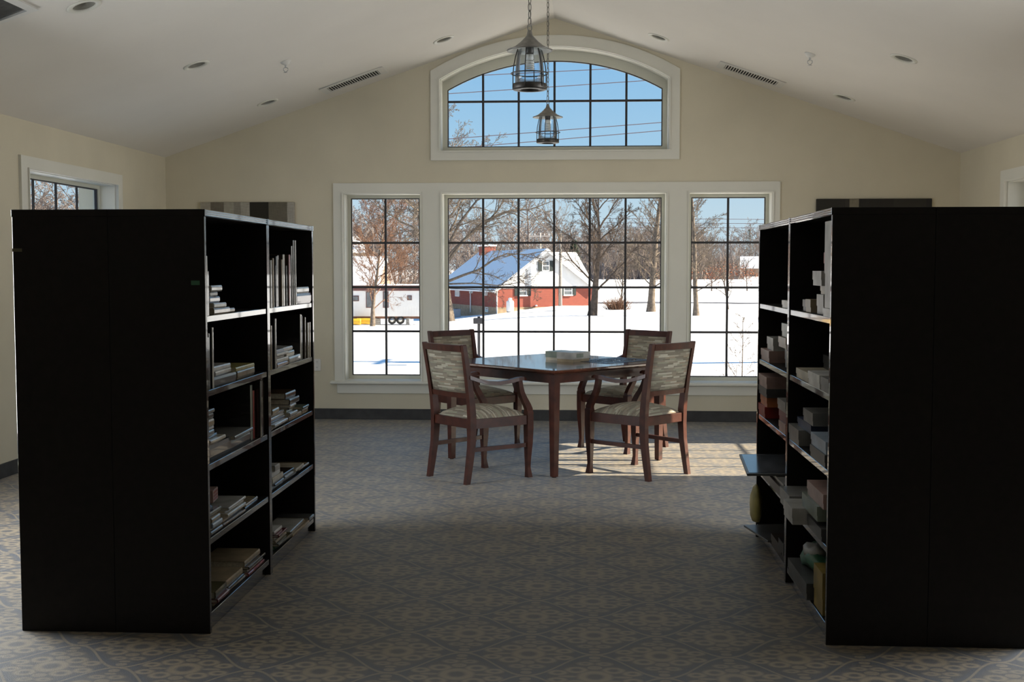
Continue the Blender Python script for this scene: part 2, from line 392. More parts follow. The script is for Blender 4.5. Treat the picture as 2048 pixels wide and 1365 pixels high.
LEFT_BOOKS=[
('U', 4.607, 0.02, 1.2625, 0.235, 0.174, 0.008, 'white', 0, 'white upright book, first, short row, top shelf, near bay, left bookcase', 'upright books on the top shelf, near bay, left bookcase'),
('U', 4.634, 0.024, 1.2625, 0.172, 0.184, 0.009, 'dkbrown', 0, 'dark brown upright book, second from near end, short row, top shelf, near bay, left bookcase', 'upright books on the top shelf, near bay, left bookcase'),
('U', 4.665, 0.024, 1.2625, 0.17, 0.164, 0.015, 'black', 0, 'black upright book, third from near end, short row, top shelf, near bay, left bookcase', 'upright books on the top shelf, near bay, left bookcase'),
('U', 4.697, 0.028, 1.2625, 0.175, 0.215, 0.025, 'dkbrown', 0, 'dark brown upright book, fourth from near end, short row, top shelf, near bay, left bookcase', 'upright books on the top shelf, near bay, left bookcase'),
('F', 4.735, 0.215, 1.2625, 0.026, 0.184, 0.01, 'tan', 0.1, 'tan flat book, lowest in the small pile, top shelf, near bay, left bookcase', 'books lying in piles on the top shelf, near bay, left bookcase'),
('F', 4.735, 0.153, 1.2891, 0.02, 0.149, 0.008, 'white', -1.3, 'white flat book, second in the small pile, top shelf, near bay, left bookcase', 'books lying in piles on the top shelf, near bay, left bookcase'),
('F', 4.735, 0.139, 1.3097, 0.025, 0.145, 0.028, 'brown', 1.1, 'brown flat book, third in the small pile, top shelf, near bay, left bookcase', 'books lying in piles on the top shelf, near bay, left bookcase'),
('F', 4.735, 0.092, 1.3353, 0.02, 0.186, 0.025, 'grey', -1.0, 'grey flat book, fourth in the small pile, top shelf, near bay, left bookcase', 'books lying in piles on the top shelf, near bay, left bookcase'),
('F', 4.735, 0.146, 1.3559, 0.024, 0.152, 0.02, 'white', 0.7, 'white flat book, topmost in the small pile, top shelf, near bay, left bookcase', 'books lying in piles on the top shelf, near bay, left bookcase'),
('F', 4.957, 0.115, 1.2625, 0.018, 0.19, 0.027, 'cream', -1.3, 'cream flat book, pocket sized beside the small pile, top shelf, near bay, left bookcase', 'books lying in piles on the top shelf, near bay, left bookcase'),
('U', 5.585, 0.021, 1.2625, 0.24, 0.196, 0.022, 'olive', 0, 'olive upright book, first, tall row, top shelf, far bay, left bookcase', 'upright books on the top shelf, far bay, left bookcase'),
('U', 5.612, 0.031, 1.2625, 0.225, 0.19, 0.009, 'olive', 0, 'olive upright book, second from near end, tall row, top shelf, far bay, left bookcase', 'upright books on the top shelf, far bay, left bookcase'),
('U', 5.648, 0.022, 1.2625, 0.235, 0.188, 0.007, 'tan', 0, 'tan upright book, third from near end, tall row, top shelf, far bay, left bookcase', 'upright books on the top shelf, far bay, left bookcase'),
('U', 5.685, 0.018, 1.2625, 0.195, 0.216, 0.027, 'dkbrown', 0, 'dark brown upright book, fourth from near end, tall row, top shelf, far bay, left bookcase', 'upright books on the top shelf, far bay, left bookcase'),
('U', 5.718, 0.013, 1.2625, 0.2, 0.193, 0.013, 'black', 0, 'black upright book, fifth from near end, tall row, top shelf, far bay, left bookcase', 'upright books on the top shelf, far bay, left bookcase'),
('U', 5.76, 0.033, 1.2625, 0.245, 0.215, 0.019, 'dkgrey', 0, 'dark grey upright book, sixth from near end, tall row, top shelf, far bay, left bookcase', 'upright books on the top shelf, far bay, left bookcase'),
('U', 5.813, 0.023, 1.2625, 0.25, 0.213, 0.026, 'ltgrey', 0, 'light grey upright book, seventh from near end, tall row, top shelf, far bay, left bookcase', 'upright books on the top shelf, far bay, left bookcase'),
('U', 5.847, 0.019, 1.2625, 0.23, 0.191, 0.015, 'tan', 0, 'tan upright book, eighth from near end, tall row, top shelf, far bay, left bookcase', 'upright books on the top shelf, far bay, left bookcase'),
('U', 5.882, 0.034, 1.2625, 0.255, 0.196, 0.016, 'cream', 0, 'cream upright book, ninth from near end, tall row, top shelf, far bay, left bookcase', 'upright books on the top shelf, far bay, left bookcase'),
('U', 5.927, 0.019, 1.2625, 0.2, 0.17, 0.013, 'dkgrey', 0, 'dark grey upright book, tenth from near end, tall row, top shelf, far bay, left bookcase', 'upright books on the top shelf, far bay, left bookcase'),
('U', 5.962, 0.03, 1.2625, 0.255, 0.209, 0.006, 'red', 0, 'red upright book, eleventh from near end, tall row, top shelf, far bay, left bookcase', 'upright books on the top shelf, far bay, left bookcase'),
('U', 5.998, 0.02, 1.2625, 0.255, 0.163, 0.021, 'cream', 0, 'cream upright book, twelfth from near end, tall row, top shelf, far bay, left bookcase', 'upright books on the top shelf, far bay, left bookcase'),
('U', 6.029, 0.015, 1.2625, 0.25, 0.177, 0.018, 'dkgrey', 0, 'dark grey upright book, thirteenth from near end, tall row, top shelf, far bay, left bookcase', 'upright books on the top shelf, far bay, left bookcase'),
('U', 6.05, 0.013, 1.2625, 0.3, 0.188, 0.014, 'white', 0, 'white upright book, fourteenth from near end, tall row, top shelf, far bay, left bookcase', 'upright books on the top shelf, far bay, left bookcase'),
('U', 6.071, 0.013, 1.2625, 0.33, 0.22, 0.01, 'ltgrey', 0, 'light grey upright book, fifteenth from near end, tall row, top shelf, far bay, left bookcase', 'upright books on the top shelf, far bay, left bookcase'),
('U', 6.109, 0.02, 1.2625, 0.33, 0.185, 0.01, 'white', 0, 'white upright book, sixteenth from near end, tall row, top shelf, far bay, left bookcase', 'upright books on the top shelf, far bay, left bookcase'),
('F', 6.146, 0.319, 1.2625, 0.055, 0.174, 0.011, 'maroon', -0.5, 'maroon flat book, lowest in the end pile, top shelf, far bay, left bookcase', 'books lying in piles on the top shelf, far bay, left bookcase'),
('F', 6.141, 0.277, 1.3181, 0.032, 0.182, 0.012, 'white', 0.2, 'white flat book, topmost in the end pile, top shelf, far bay, left bookcase', 'books lying in piles on the top shelf, far bay, left bookcase'),
('U', 4.628, 0.024, 0.9675, 0.21, 0.214, 0.008, 'black', 0, 'black upright book, first, slim row, second shelf, near bay, left bookcase', 'upright books on the second shelf, near bay, left bookcase'),
('U', 4.659, 0.011, 0.9675, 0.225, 0.164, 0.011, 'dkgrey', 0, 'dark grey upright book, second from near end, slim row, second shelf, near bay, left bookcase', 'upright books on the second shelf, near bay, left bookcase'),
('U', 4.684, 0.024, 0.9675, 0.22, 0.206, 0.02, 'black', 0, 'black upright book, third from near end, slim row, second shelf, near bay, left bookcase', 'upright books on the second shelf, near bay, left bookcase'),
('U', 4.716, 0.015, 0.9675, 0.245, 0.174, 0.013, 'white', 0, 'white upright book, fourth from near end, slim row, second shelf, near bay, left bookcase', 'upright books on the second shelf, near bay, left bookcase'),
('F', 4.748, 0.281, 0.9675, 0.04, 0.142, 0.016, 'dkgrey', -1.5, 'dark grey flat book, lowest in the near pile, second shelf, near bay, left bookcase', 'books lying in piles on the second shelf, near bay, left bookcase'),
('F', 4.787, 0.235, 1.0081, 0.02, 0.179, 0.027, 'white', 1.5, 'white flat book, second in the near pile, second shelf, near bay, left bookcase', 'books lying in piles on the second shelf, near bay, left bookcase'),
('F', 4.748, 0.252, 1.0287, 0.02, 0.181, 0.029, 'white', -1.5, 'white flat book, topmost in the near pile, second shelf, near bay, left bookcase', 'books lying in piles on the second shelf, near bay, left bookcase'),
('F', 5.043, 0.052, 0.9675, 0.035, 0.15, 0.029, 'black', 0.9, 'black flat book, small, between the near and middle piles, second shelf, near bay, left bookcase', 'books lying in piles on the second shelf, near bay, left bookcase'),
('F', 5.11, 0.276, 0.9675, 0.038, 0.159, 0.029, 'tan', 0.4, 'tan flat book, lowest in the middle pile, second shelf, near bay, left bookcase', 'books lying in piles on the second shelf, near bay, left bookcase'),
('F', 5.043, 0.269, 1.0061, 0.018, 0.187, 0.012, 'yellow', -1.0, 'yellow flat book, topmost in the middle pile, second shelf, near bay, left bookcase', 'books lying in piles on the second shelf, near bay, left bookcase'),
('U', 5.603, 0.017, 0.9675, 0.21, 0.187, 0.008, 'tan', 0, 'tan upright book, first, near row, second shelf, far bay, left bookcase', 'upright books on the second shelf, far bay, left bookcase'),
('U', 5.626, 0.026, 0.9675, 0.205, 0.183, 0.029, 'cream', 0, 'cream upright book, second from near end, near row, second shelf, far bay, left bookcase', 'upright books on the second shelf, far bay, left bookcase'),
('U', 5.667, 0.027, 0.9675, 0.24, 0.18, 0.005, 'grey', 0, 'grey upright book, third from near end, near row, second shelf, far bay, left bookcase', 'upright books on the second shelf, far bay, left bookcase'),
('F', 5.713, 0.234, 0.9675, 0.02, 0.133, 0.008, 'pink', 0.9, 'pink flat book, lowest in the leaning pile, second shelf, far bay, left bookcase', 'books lying in piles on the second shelf, far bay, left bookcase'),
('F', 5.708, 0.229, 0.9881, 0.02, 0.155, 0.012, 'white', -1.3, 'white flat book, second in the leaning pile, second shelf, far bay, left bookcase', 'books lying in piles on the second shelf, far bay, left bookcase'),
('F', 5.713, 0.154, 1.0087, 0.013, 0.199, 0.015, 'grey', -0.9, 'grey flat book, third in the leaning pile, second shelf, far bay, left bookcase', 'books lying in piles on the second shelf, far bay, left bookcase'),
('F', 5.708, 0.208, 1.0223, 0.014, 0.134, 0.005, 'white', -1.1, 'white flat book, fourth in the leaning pile, second shelf, far bay, left bookcase', 'books lying in piles on the second shelf, far bay, left bookcase'),
('F', 5.708, 0.129, 1.0369, 0.018, 0.177, 0.008, 'blue', -1.5, 'pale blue flat book, topmost in the leaning pile, second shelf, far bay, left bookcase', 'books lying in piles on the second shelf, far bay, left bookcase'),
('F', 5.947, 0.265, 0.9675, 0.034, 0.164, 0.01, 'ltgrey', 1.6, 'light grey flat book, lowest in the short pile, second shelf, far bay, left bookcase', 'books lying in piles on the second shelf, far bay, left bookcase'),
('F', 5.927, 0.176, 1.0021, 0.028, 0.139, 0.018, 'cream', 0.9, 'cream flat book, second in the short pile, second shelf, far bay, left bookcase', 'books lying in piles on the second shelf, far bay, left bookcase'),
('F', 5.927, 0.182, 1.0307, 0.02, 0.159, 0.03, 'white', -0.1, 'white flat book, topmost in the short pile, second shelf, far bay, left bookcase', 'books lying in piles on the second shelf, far bay, left bookcase'),
('U', 6.227, 0.018, 0.9675, 0.24, 0.175, 0.015, 'white', 0, 'white upright book, first, end row, second shelf, far bay, left bookcase', 'upright books on the second shelf, far bay, left bookcase'),
('U', 6.257, 0.016, 0.9675, 0.23, 0.162, 0.016, 'dkgrey', 0, 'dark grey upright book, second from near end, end row, second shelf, far bay, left bookcase', 'upright books on the second shelf, far bay, left bookcase'),
('U', 6.291, 0.022, 0.9675, 0.235, 0.175, 0.027, 'black', 0, 'black upright book, third from near end, end row, second shelf, far bay, left bookcase', 'upright books on the second shelf, far bay, left bookcase'),
('U', 6.336, 0.022, 0.9675, 0.22, 0.21, 0.017, 'dkbrown', 0, 'dark brown upright book, fourth from near end, end row, second shelf, far bay, left bookcase', 'upright books on the second shelf, far bay, left bookcase'),
('U', 6.371, 0.04, 0.9675, 0.19, 0.162, 0.011, 'olive', 0, 'olive upright book, fifth from near end, end row, second shelf, far bay, left bookcase', 'upright books on the second shelf, far bay, left bookcase'),
('U', 6.418, 0.023, 0.9675, 0.19, 0.175, 0.01, 'tan', 0, 'tan upright book, sixth from near end, end row, second shelf, far bay, left bookcase', 'upright books on the second shelf, far bay, left bookcase'),
('F', 4.659, 0.327, 0.6725, 0.062, 0.146, 0.027, 'dkgrey', -1.1, 'dark grey flat book, large album at the near end, third shelf, near bay, left bookcase', 'books lying in piles on the third shelf, near bay, left bookcase'),
('F', 4.989, 0.307, 0.6725, 0.045, 0.134, 0.028, 'dkgrey', 0.2, 'dark grey flat book, lowest in the album pile, third shelf, near bay, left bookcase', 'books lying in piles on the third shelf, near bay, left bookcase'),
('F', 5.0, 0.304, 0.7181, 0.016, 0.199, 0.014, 'grey', 1.3, 'grey flat book, topmost in the album pile, third shelf, near bay, left bookcase', 'books lying in piles on the third shelf, near bay, left bookcase'),
('F', 4.656, 0.218, 0.7365, 0.012, 0.176, 0.025, 'tan', 0.8, 'tan flat book, lowest in the jumbled pile, third shelf, near bay, left bookcase', 'books lying in piles on the third shelf, near bay, left bookcase'),
('F', 4.656, 0.191, 0.7491, 0.016, 0.165, 0.006, 'cream', -0.9, 'cream flat book, second in the jumbled pile, third shelf, near bay, left bookcase', 'books lying in piles on the third shelf, near bay, left bookcase'),
('F', 4.656, 0.151, 0.7657, 0.012, 0.191, 0.027, 'navy', 1.4, 'navy flat book, third in the jumbled pile, third shelf, near bay, left bookcase', 'books lying in piles on the third shelf, near bay, left bookcase'),
('F', 4.656, 0.092, 0.7783, 0.022, 0.154, 0.021, 'grey', 1.0, 'grey flat book, fourth in the jumbled pile, third shelf, near bay, left bookcase', 'books lying in piles on the third shelf, near bay, left bookcase'),
('F', 4.656, 0.098, 0.8009, 0.012, 0.175, 0.025, 'white', 0.1, 'white flat book, fifth in the jumbled pile, third shelf, near bay, left bookcase', 'books lying in piles on the third shelf, near bay, left bookcase'),
('F', 4.659, 0.089, 0.8135, 0.03, 0.176, 0.022, 'tan', -0.7, 'tan flat book, sixth in the jumbled pile, third shelf, near bay, left bookcase', 'books lying in piles on the third shelf, near bay, left bookcase'),
('F', 4.665, 0.096, 0.8441, 0.02, 0.195, 0.029, 'dkgrey', -1.4, 'dark grey flat book, seventh in the jumbled pile, third shelf, near bay, left bookcase', 'books lying in piles on the third shelf, near bay, left bookcase'),
('F', 4.672, 0.109, 0.8647, 0.016, 0.198, 0.029, 'grey', 0.5, 'grey flat book, topmost in the jumbled pile, third shelf, near bay, left bookcase', 'books lying in piles on the third shelf, near bay, left bookcase'),
('U', 5.308, 0.032, 0.6725, 0.25, 0.163, 0.027, 'greygreen', 0, 'grey green upright book, first, end row, third shelf, near bay, left bookcase', 'upright books on the third shelf, near bay, left bookcase'),
('U', 5.357, 0.028, 0.6725, 0.22, 0.168, 0.029, 'red', 0, 'red upright book, second from near end, end row, third shelf, near bay, left bookcase', 'upright books on the third shelf, near bay, left bookcase'),
('U', 5.403, 0.041, 0.6725, 0.26, 0.2, 0.007, 'black', 0, 'black upright book, third from near end, end row, third shelf, near bay, left bookcase', 'upright books on the third shelf, near bay, left bookcase'),
('U', 5.462, 0.06, 0.6725, 0.265, 0.17, 0.021, 'dkbrown', 0, 'dark brown upright book, fourth from near end, end row, third shelf, near bay, left bookcase', 'upright books on the third shelf, near bay, left bookcase'),
('F', 5.63, 0.297, 0.6725, 0.014, 0.17, 0.023, 'cream', 1.4, 'cream flat book, lowest in the near pile, third shelf, far bay, left bookcase', 'books lying in piles on the third shelf, far bay, left bookcase'),
('F', 5.63, 0.277, 0.6871, 0.014, 0.145, 0.004, 'white', 1.4, 'white flat book, second in the near pile, third shelf, far bay, left bookcase', 'books lying in piles on the third shelf, far bay, left bookcase'),
('F', 5.63, 0.277, 0.7017, 0.013, 0.131, 0.027, 'navy', -1.2, 'navy flat book, third in the near pile, third shelf, far bay, left bookcase', 'books lying in piles on the third shelf, far bay, left bookcase'),
('F', 5.63, 0.267, 0.7153, 0.014, 0.187, 0.024, 'white', 1.2, 'white flat book, fourth in the near pile, third shelf, far bay, left bookcase', 'books lying in piles on the third shelf, far bay, left bookcase'),
('F', 5.63, 0.267, 0.7299, 0.016, 0.169, 0.027, 'grey', -1.0, 'grey flat book, fifth in the near pile, third shelf, far bay, left bookcase', 'books lying in piles on the third shelf, far bay, left bookcase'),
('F', 5.63, 0.13, 0.7465, 0.026, 0.177, 0.013, 'tan', 1.3, 'tan flat book, topmost in the near pile, third shelf, far bay, left bookcase', 'books lying in piles on the third shelf, far bay, left bookcase'),
('F', 5.957, 0.277, 0.6725, 0.026, 0.184, 0.016, 'tan', 0.1, 'tan flat book, lowest in the tall middle pile, third shelf, far bay, left bookcase', 'books lying in piles on the third shelf, far bay, left bookcase'),
('F', 5.947, 0.156, 0.6991, 0.02, 0.132, 0.005, 'ltgrey', 0.3, 'light grey flat book, second in the tall middle pile, third shelf, far bay, left bookcase', 'books lying in piles on the third shelf, far bay, left bookcase'),
('F', 5.947, 0.135, 0.7197, 0.014, 0.164, 0.026, 'yellow', 0.3, 'yellow flat book, third in the tall middle pile, third shelf, far bay, left bookcase', 'books lying in piles on the third shelf, far bay, left bookcase'),
('F', 5.947, 0.124, 0.7343, 0.012, 0.14, 0.013, 'dkgrey', 0.9, 'dark grey flat book, fourth in the tall middle pile, third shelf, far bay, left bookcase', 'books lying in piles on the third shelf, far bay, left bookcase'),
('F', 5.947, 0.124, 0.7469, 0.012, 0.167, 0.004, 'white', 1.1, 'white flat book, fifth in the tall middle pile, third shelf, far bay, left bookcase', 'books lying in piles on the third shelf, far bay, left bookcase'),
('F', 5.947, 0.199, 0.7595, 0.03, 0.188, 0.006, 'dkbrown', 0.1, 'dark brown flat book, sixth in the tall middle pile, third shelf, far bay, left bookcase', 'books lying in piles on the third shelf, far bay, left bookcase'),
('F', 5.937, 0.199, 0.7901, 0.03, 0.157, 0.024, 'brown', -0.6, 'brown flat book, topmost in the tall middle pile, third shelf, far bay, left bookcase', 'books lying in piles on the third shelf, far bay, left bookcase'),
('F', 6.246, 0.149, 0.6725, 0.03, 0.146, 0.017, 'tan', 1.5, 'tan flat book, lowest in the end pile, third shelf, far bay, left bookcase', 'books lying in piles on the third shelf, far bay, left bookcase'),
('F', 6.234, 0.137, 0.7031, 0.014, 0.137, 0.007, 'greygreen', 0.4, 'grey green flat book, topmost in the end pile, third shelf, far bay, left bookcase', 'books lying in piles on the third shelf, far bay, left bookcase'),
('F', 4.678, 0.149, 0.3765, 0.016, 0.192, 0.017, 'grey', -0.2, 'grey flat book, lowest in the near pile, fourth shelf, near bay, left bookcase', 'books lying in piles on the fourth shelf, near bay, left bookcase'),
('F', 4.684, 0.143, 0.3931, 0.012, 0.19, 0.024, 'tan', -1.4, 'tan flat book, second in the near pile, fourth shelf, near bay, left bookcase', 'books lying in piles on the fourth shelf, near bay, left bookcase'),
('F', 4.678, 0.122, 0.4057, 0.02, 0.192, 0.009, 'blue', -0.6, 'pale blue flat book, third in the near pile, fourth shelf, near bay, left bookcase', 'books lying in piles on the fourth shelf, near bay, left bookcase'),
('F', 4.678, 0.116, 0.4263, 0.02, 0.189, 0.015, 'tan', 1.0, 'tan flat book, fourth in the near pile, fourth shelf, near bay, left bookcase', 'books lying in piles on the fourth shelf, near bay, left bookcase'),
('F', 4.678, 0.162, 0.4469, 0.02, 0.142, 0.027, 'olive', -1.0, 'olive flat book, topmost in the near pile, fourth shelf, near bay, left bookcase', 'books lying in piles on the fourth shelf, near bay, left bookcase'),
('F', 4.847, 0.316, 0.3765, 0.012, 0.14, 0.017, 'brown', -0.5, 'brown flat book, lowest in the middle pile, fourth shelf, near bay, left bookcase', 'books lying in piles on the fourth shelf, near bay, left bookcase'),
('F', 4.861, 0.302, 0.3891, 0.016, 0.168, 0.028, 'tan', 0.7, 'tan flat book, second in the middle pile, fourth shelf, near bay, left bookcase', 'books lying in piles on the fourth shelf, near bay, left bookcase'),
('F', 4.888, 0.268, 0.4057, 0.016, 0.13, 0.012, 'cream', 0.1, 'cream flat book, third in the middle pile, fourth shelf, near bay, left bookcase', 'books lying in piles on the fourth shelf, near bay, left bookcase'),
('F', 4.888, 0.268, 0.4223, 0.014, 0.164, 0.023, 'white', -0.1, 'white flat book, fourth in the middle pile, fourth shelf, near bay, left bookcase', 'books lying in piles on the fourth shelf, near bay, left bookcase'),
('F', 4.888, 0.268, 0.4369, 0.012, 0.135, 0.01, 'ltgrey', 1.1, 'light grey flat book, topmost in the middle pile, fourth shelf, near bay, left bookcase', 'books lying in piles on the fourth shelf, near bay, left bookcase'),
('F', 5.178, 0.216, 0.3765, 0.014, 0.155, 0.024, 'dkbrown', 1.6, 'dark brown flat book, lowest in the end pile, fourth shelf, near bay, left bookcase', 'books lying in piles on the fourth shelf, near bay, left bookcase'),
('F', 5.186, 0.2, 0.3911, 0.012, 0.174, 0.022, 'tan', 0.4, 'tan flat book, topmost in the end pile, fourth shelf, near bay, left bookcase', 'books lying in piles on the fourth shelf, near bay, left bookcase'),
('F', 5.648, 0.219, 0.3765, 0.022, 0.152, 0.028, 'blue', -0.1, 'pale blue flat book, lowest in the tall near pile, fourth shelf, far bay, left bookcase', 'books lying in piles on the fourth shelf, far bay, left bookcase'),
('F', 5.657, 0.18, 0.3991, 0.01, 0.194, 0.012, 'navy', 1.2, 'navy flat book, second in the tall near pile, fourth shelf, far bay, left bookcase', 'books lying in piles on the fourth shelf, far bay, left bookcase'),
('F', 5.648, 0.199, 0.4097, 0.03, 0.185, 0.02, 'cream', -0.2, 'cream flat book, third in the tall near pile, fourth shelf, far bay, left bookcase', 'books lying in piles on the fourth shelf, far bay, left bookcase'),
('F', 5.648, 0.15, 0.4403, 0.03, 0.14, 0.024, 'white', -0.4, 'white flat book, fourth in the tall near pile, fourth shelf, far bay, left bookcase', 'books lying in piles on the fourth shelf, far bay, left bookcase'),
('F', 5.648, 0.084, 0.4709, 0.03, 0.176, 0.007, 'ltgrey', -1.3, 'light grey flat book, topmost in the tall near pile, fourth shelf, far bay, left bookcase', 'books lying in piles on the fourth shelf, far bay, left bookcase'),
('F', 5.867, 0.258, 0.3765, 0.02, 0.14, 0.025, 'dkgrey', -1.0, 'dark grey flat book, lowest in the middle pile, fourth shelf, far bay, left bookcase', 'books lying in piles on the fourth shelf, far bay, left bookcase'),
('F', 5.867, 0.215, 0.3971, 0.014, 0.193, 0.014, 'blue', 0.2, 'pale blue flat book, second in the middle pile, fourth shelf, far bay, left bookcase', 'books lying in piles on the fourth shelf, far bay, left bookcase'),
('F', 5.818, 0.243, 0.4117, 0.012, 0.155, 0.02, 'dkbrown', -1.3, 'dark brown flat book, topmost in the middle pile, fourth shelf, far bay, left bookcase', 'books lying in piles on the fourth shelf, far bay, left bookcase'),
('F', 6.136, 0.189, 0.3765, 0.012, 0.158, 0.028, 'black', -1.0, 'black flat book, lowest in the end pile, fourth shelf, far bay, left bookcase', 'books lying in piles on the fourth shelf, far bay, left bookcase'),
('F', 6.146, 0.225, 0.3891, 0.012, 0.176, 0.012, 'tan', -0.6, 'tan flat book, second in the end pile, fourth shelf, far bay, left bookcase', 'books lying in piles on the fourth shelf, far bay, left bookcase'),
('F', 6.04, 0.194, 0.4017, 0.016, 0.132, 0.005, 'cream', 1.4, 'cream flat book, topmost in the end pile, fourth shelf, far bay, left bookcase', 'books lying in piles on the fourth shelf, far bay, left bookcase'),
('F', 4.722, 0.138, 0.0775, 0.012, 0.188, 0.025, 'tan', 1.0, 'tan flat book, lowest in the near pile, bottom shelf, near bay, left bookcase', 'books lying in piles on the bottom shelf, near bay, left bookcase'),
('F', 4.722, 0.166, 0.0901, 0.016, 0.197, 0.008, 'maroon', 0.3, 'maroon flat book, second in the near pile, bottom shelf, near bay, left bookcase', 'books lying in piles on the bottom shelf, near bay, left bookcase'),
('F', 4.722, 0.166, 0.1067, 0.03, 0.165, 0.019, 'olive', 1.4, 'olive flat book, topmost in the near pile, bottom shelf, near bay, left bookcase', 'books lying in piles on the bottom shelf, near bay, left bookcase'),
('F', 4.908, 0.27, 0.0775, 0.012, 0.183, 0.029, 'cream', -1.2, 'cream flat book, lowest in the middle pile, bottom shelf, near bay, left bookcase', 'books lying in piles on the bottom shelf, near bay, left bookcase'),
('F', 4.915, 0.248, 0.0901, 0.014, 0.176, 0.022, 'dkbrown', 0.8, 'dark brown flat book, second in the middle pile, bottom shelf, near bay, left bookcase', 'books lying in piles on the bottom shelf, near bay, left bookcase'),
('F', 4.895, 0.238, 0.1047, 0.03, 0.173, 0.026, 'tan', -0.6, 'tan flat book, topmost in the middle pile, bottom shelf, near bay, left bookcase', 'books lying in piles on the bottom shelf, near bay, left bookcase'),
('F', 5.194, 0.269, 0.0775, 0.014, 0.195, 0.015, 'red', 0.3, 'red flat book, lowest in the end pile, bottom shelf, near bay, left bookcase', 'books lying in piles on the bottom shelf, near bay, left bookcase'),
('F', 5.201, 0.252, 0.0921, 0.016, 0.193, 0.022, 'ltgrey', -0.6, 'light grey flat book, second in the end pile, bottom shelf, near bay, left bookcase', 'books lying in piles on the bottom shelf, near bay, left bookcase'),
('F', 5.194, 0.277, 0.1087, 0.012, 0.146, 0.012, 'dkbrown', 0.4, 'dark brown flat book, third in the end pile, bottom shelf, near bay, left bookcase', 'books lying in piles on the bottom shelf, near bay, left bookcase'),
('F', 5.178, 0.25, 0.1213, 0.028, 0.2, 0.027, 'tan', -0.3, 'tan flat book, topmost in the end pile, bottom shelf, near bay, left bookcase', 'books lying in piles on the bottom shelf, near bay, left bookcase'),
('F', 5.694, 0.263, 0.0775, 0.016, 0.158, 0.025, 'green', -0.7, 'green flat book, lowest in the near pile, bottom shelf, far bay, left bookcase', 'books lying in piles on the bottom shelf, far bay, left bookcase'),
('F', 5.694, 0.263, 0.0941, 0.014, 0.159, 0.004, 'olive', -1.0, 'olive flat book, second in the near pile, bottom shelf, far bay, left bookcase', 'books lying in piles on the bottom shelf, far bay, left bookcase'),
('F', 5.694, 0.212, 0.1087, 0.014, 0.168, 0.022, 'tan', 0.4, 'tan flat book, third in the near pile, bottom shelf, far bay, left bookcase', 'books lying in piles on the bottom shelf, far bay, left bookcase'),
('F', 5.694, 0.173, 0.1233, 0.016, 0.156, 0.029, 'cream', 0.4, 'cream flat book, fourth in the near pile, bottom shelf, far bay, left bookcase', 'books lying in piles on the bottom shelf, far bay, left bookcase'),
('F', 5.694, 0.173, 0.1399, 0.012, 0.141, 0.006, 'maroon', 1.5, 'maroon flat book, fifth in the near pile, bottom shelf, far bay, left bookcase', 'books lying in piles on the bottom shelf, far bay, left bookcase'),
('F', 5.694, 0.153, 0.1525, 0.016, 0.199, 0.028, 'white', 0.3, 'white flat book, topmost in the near pile, bottom shelf, far bay, left bookcase', 'books lying in piles on the bottom shelf, far bay, left bookcase'),
('F', 5.988, 0.348, 0.0775, 0.014, 0.152, 0.006, 'tan', -0.8, 'tan flat book, lowest in the magazine pile, bottom shelf, far bay, left bookcase', 'books lying in piles on the bottom shelf, far bay, left bookcase'),
('F', 5.998, 0.327, 0.0921, 0.01, 0.146, 0.028, 'ltgrey', 1.3, 'light grey flat book, topmost in the magazine pile, bottom shelf, far bay, left bookcase', 'books lying in piles on the bottom shelf, far bay, left bookcase'),
('F', 6.359, 0.167, 0.0775, 0.022, 0.184, 0.008, 'dkgrey', -0.8, 'dark grey flat book, at the far end, bottom shelf, far bay, left bookcase', 'books lying in piles on the bottom shelf, far bay, left bookcase')]
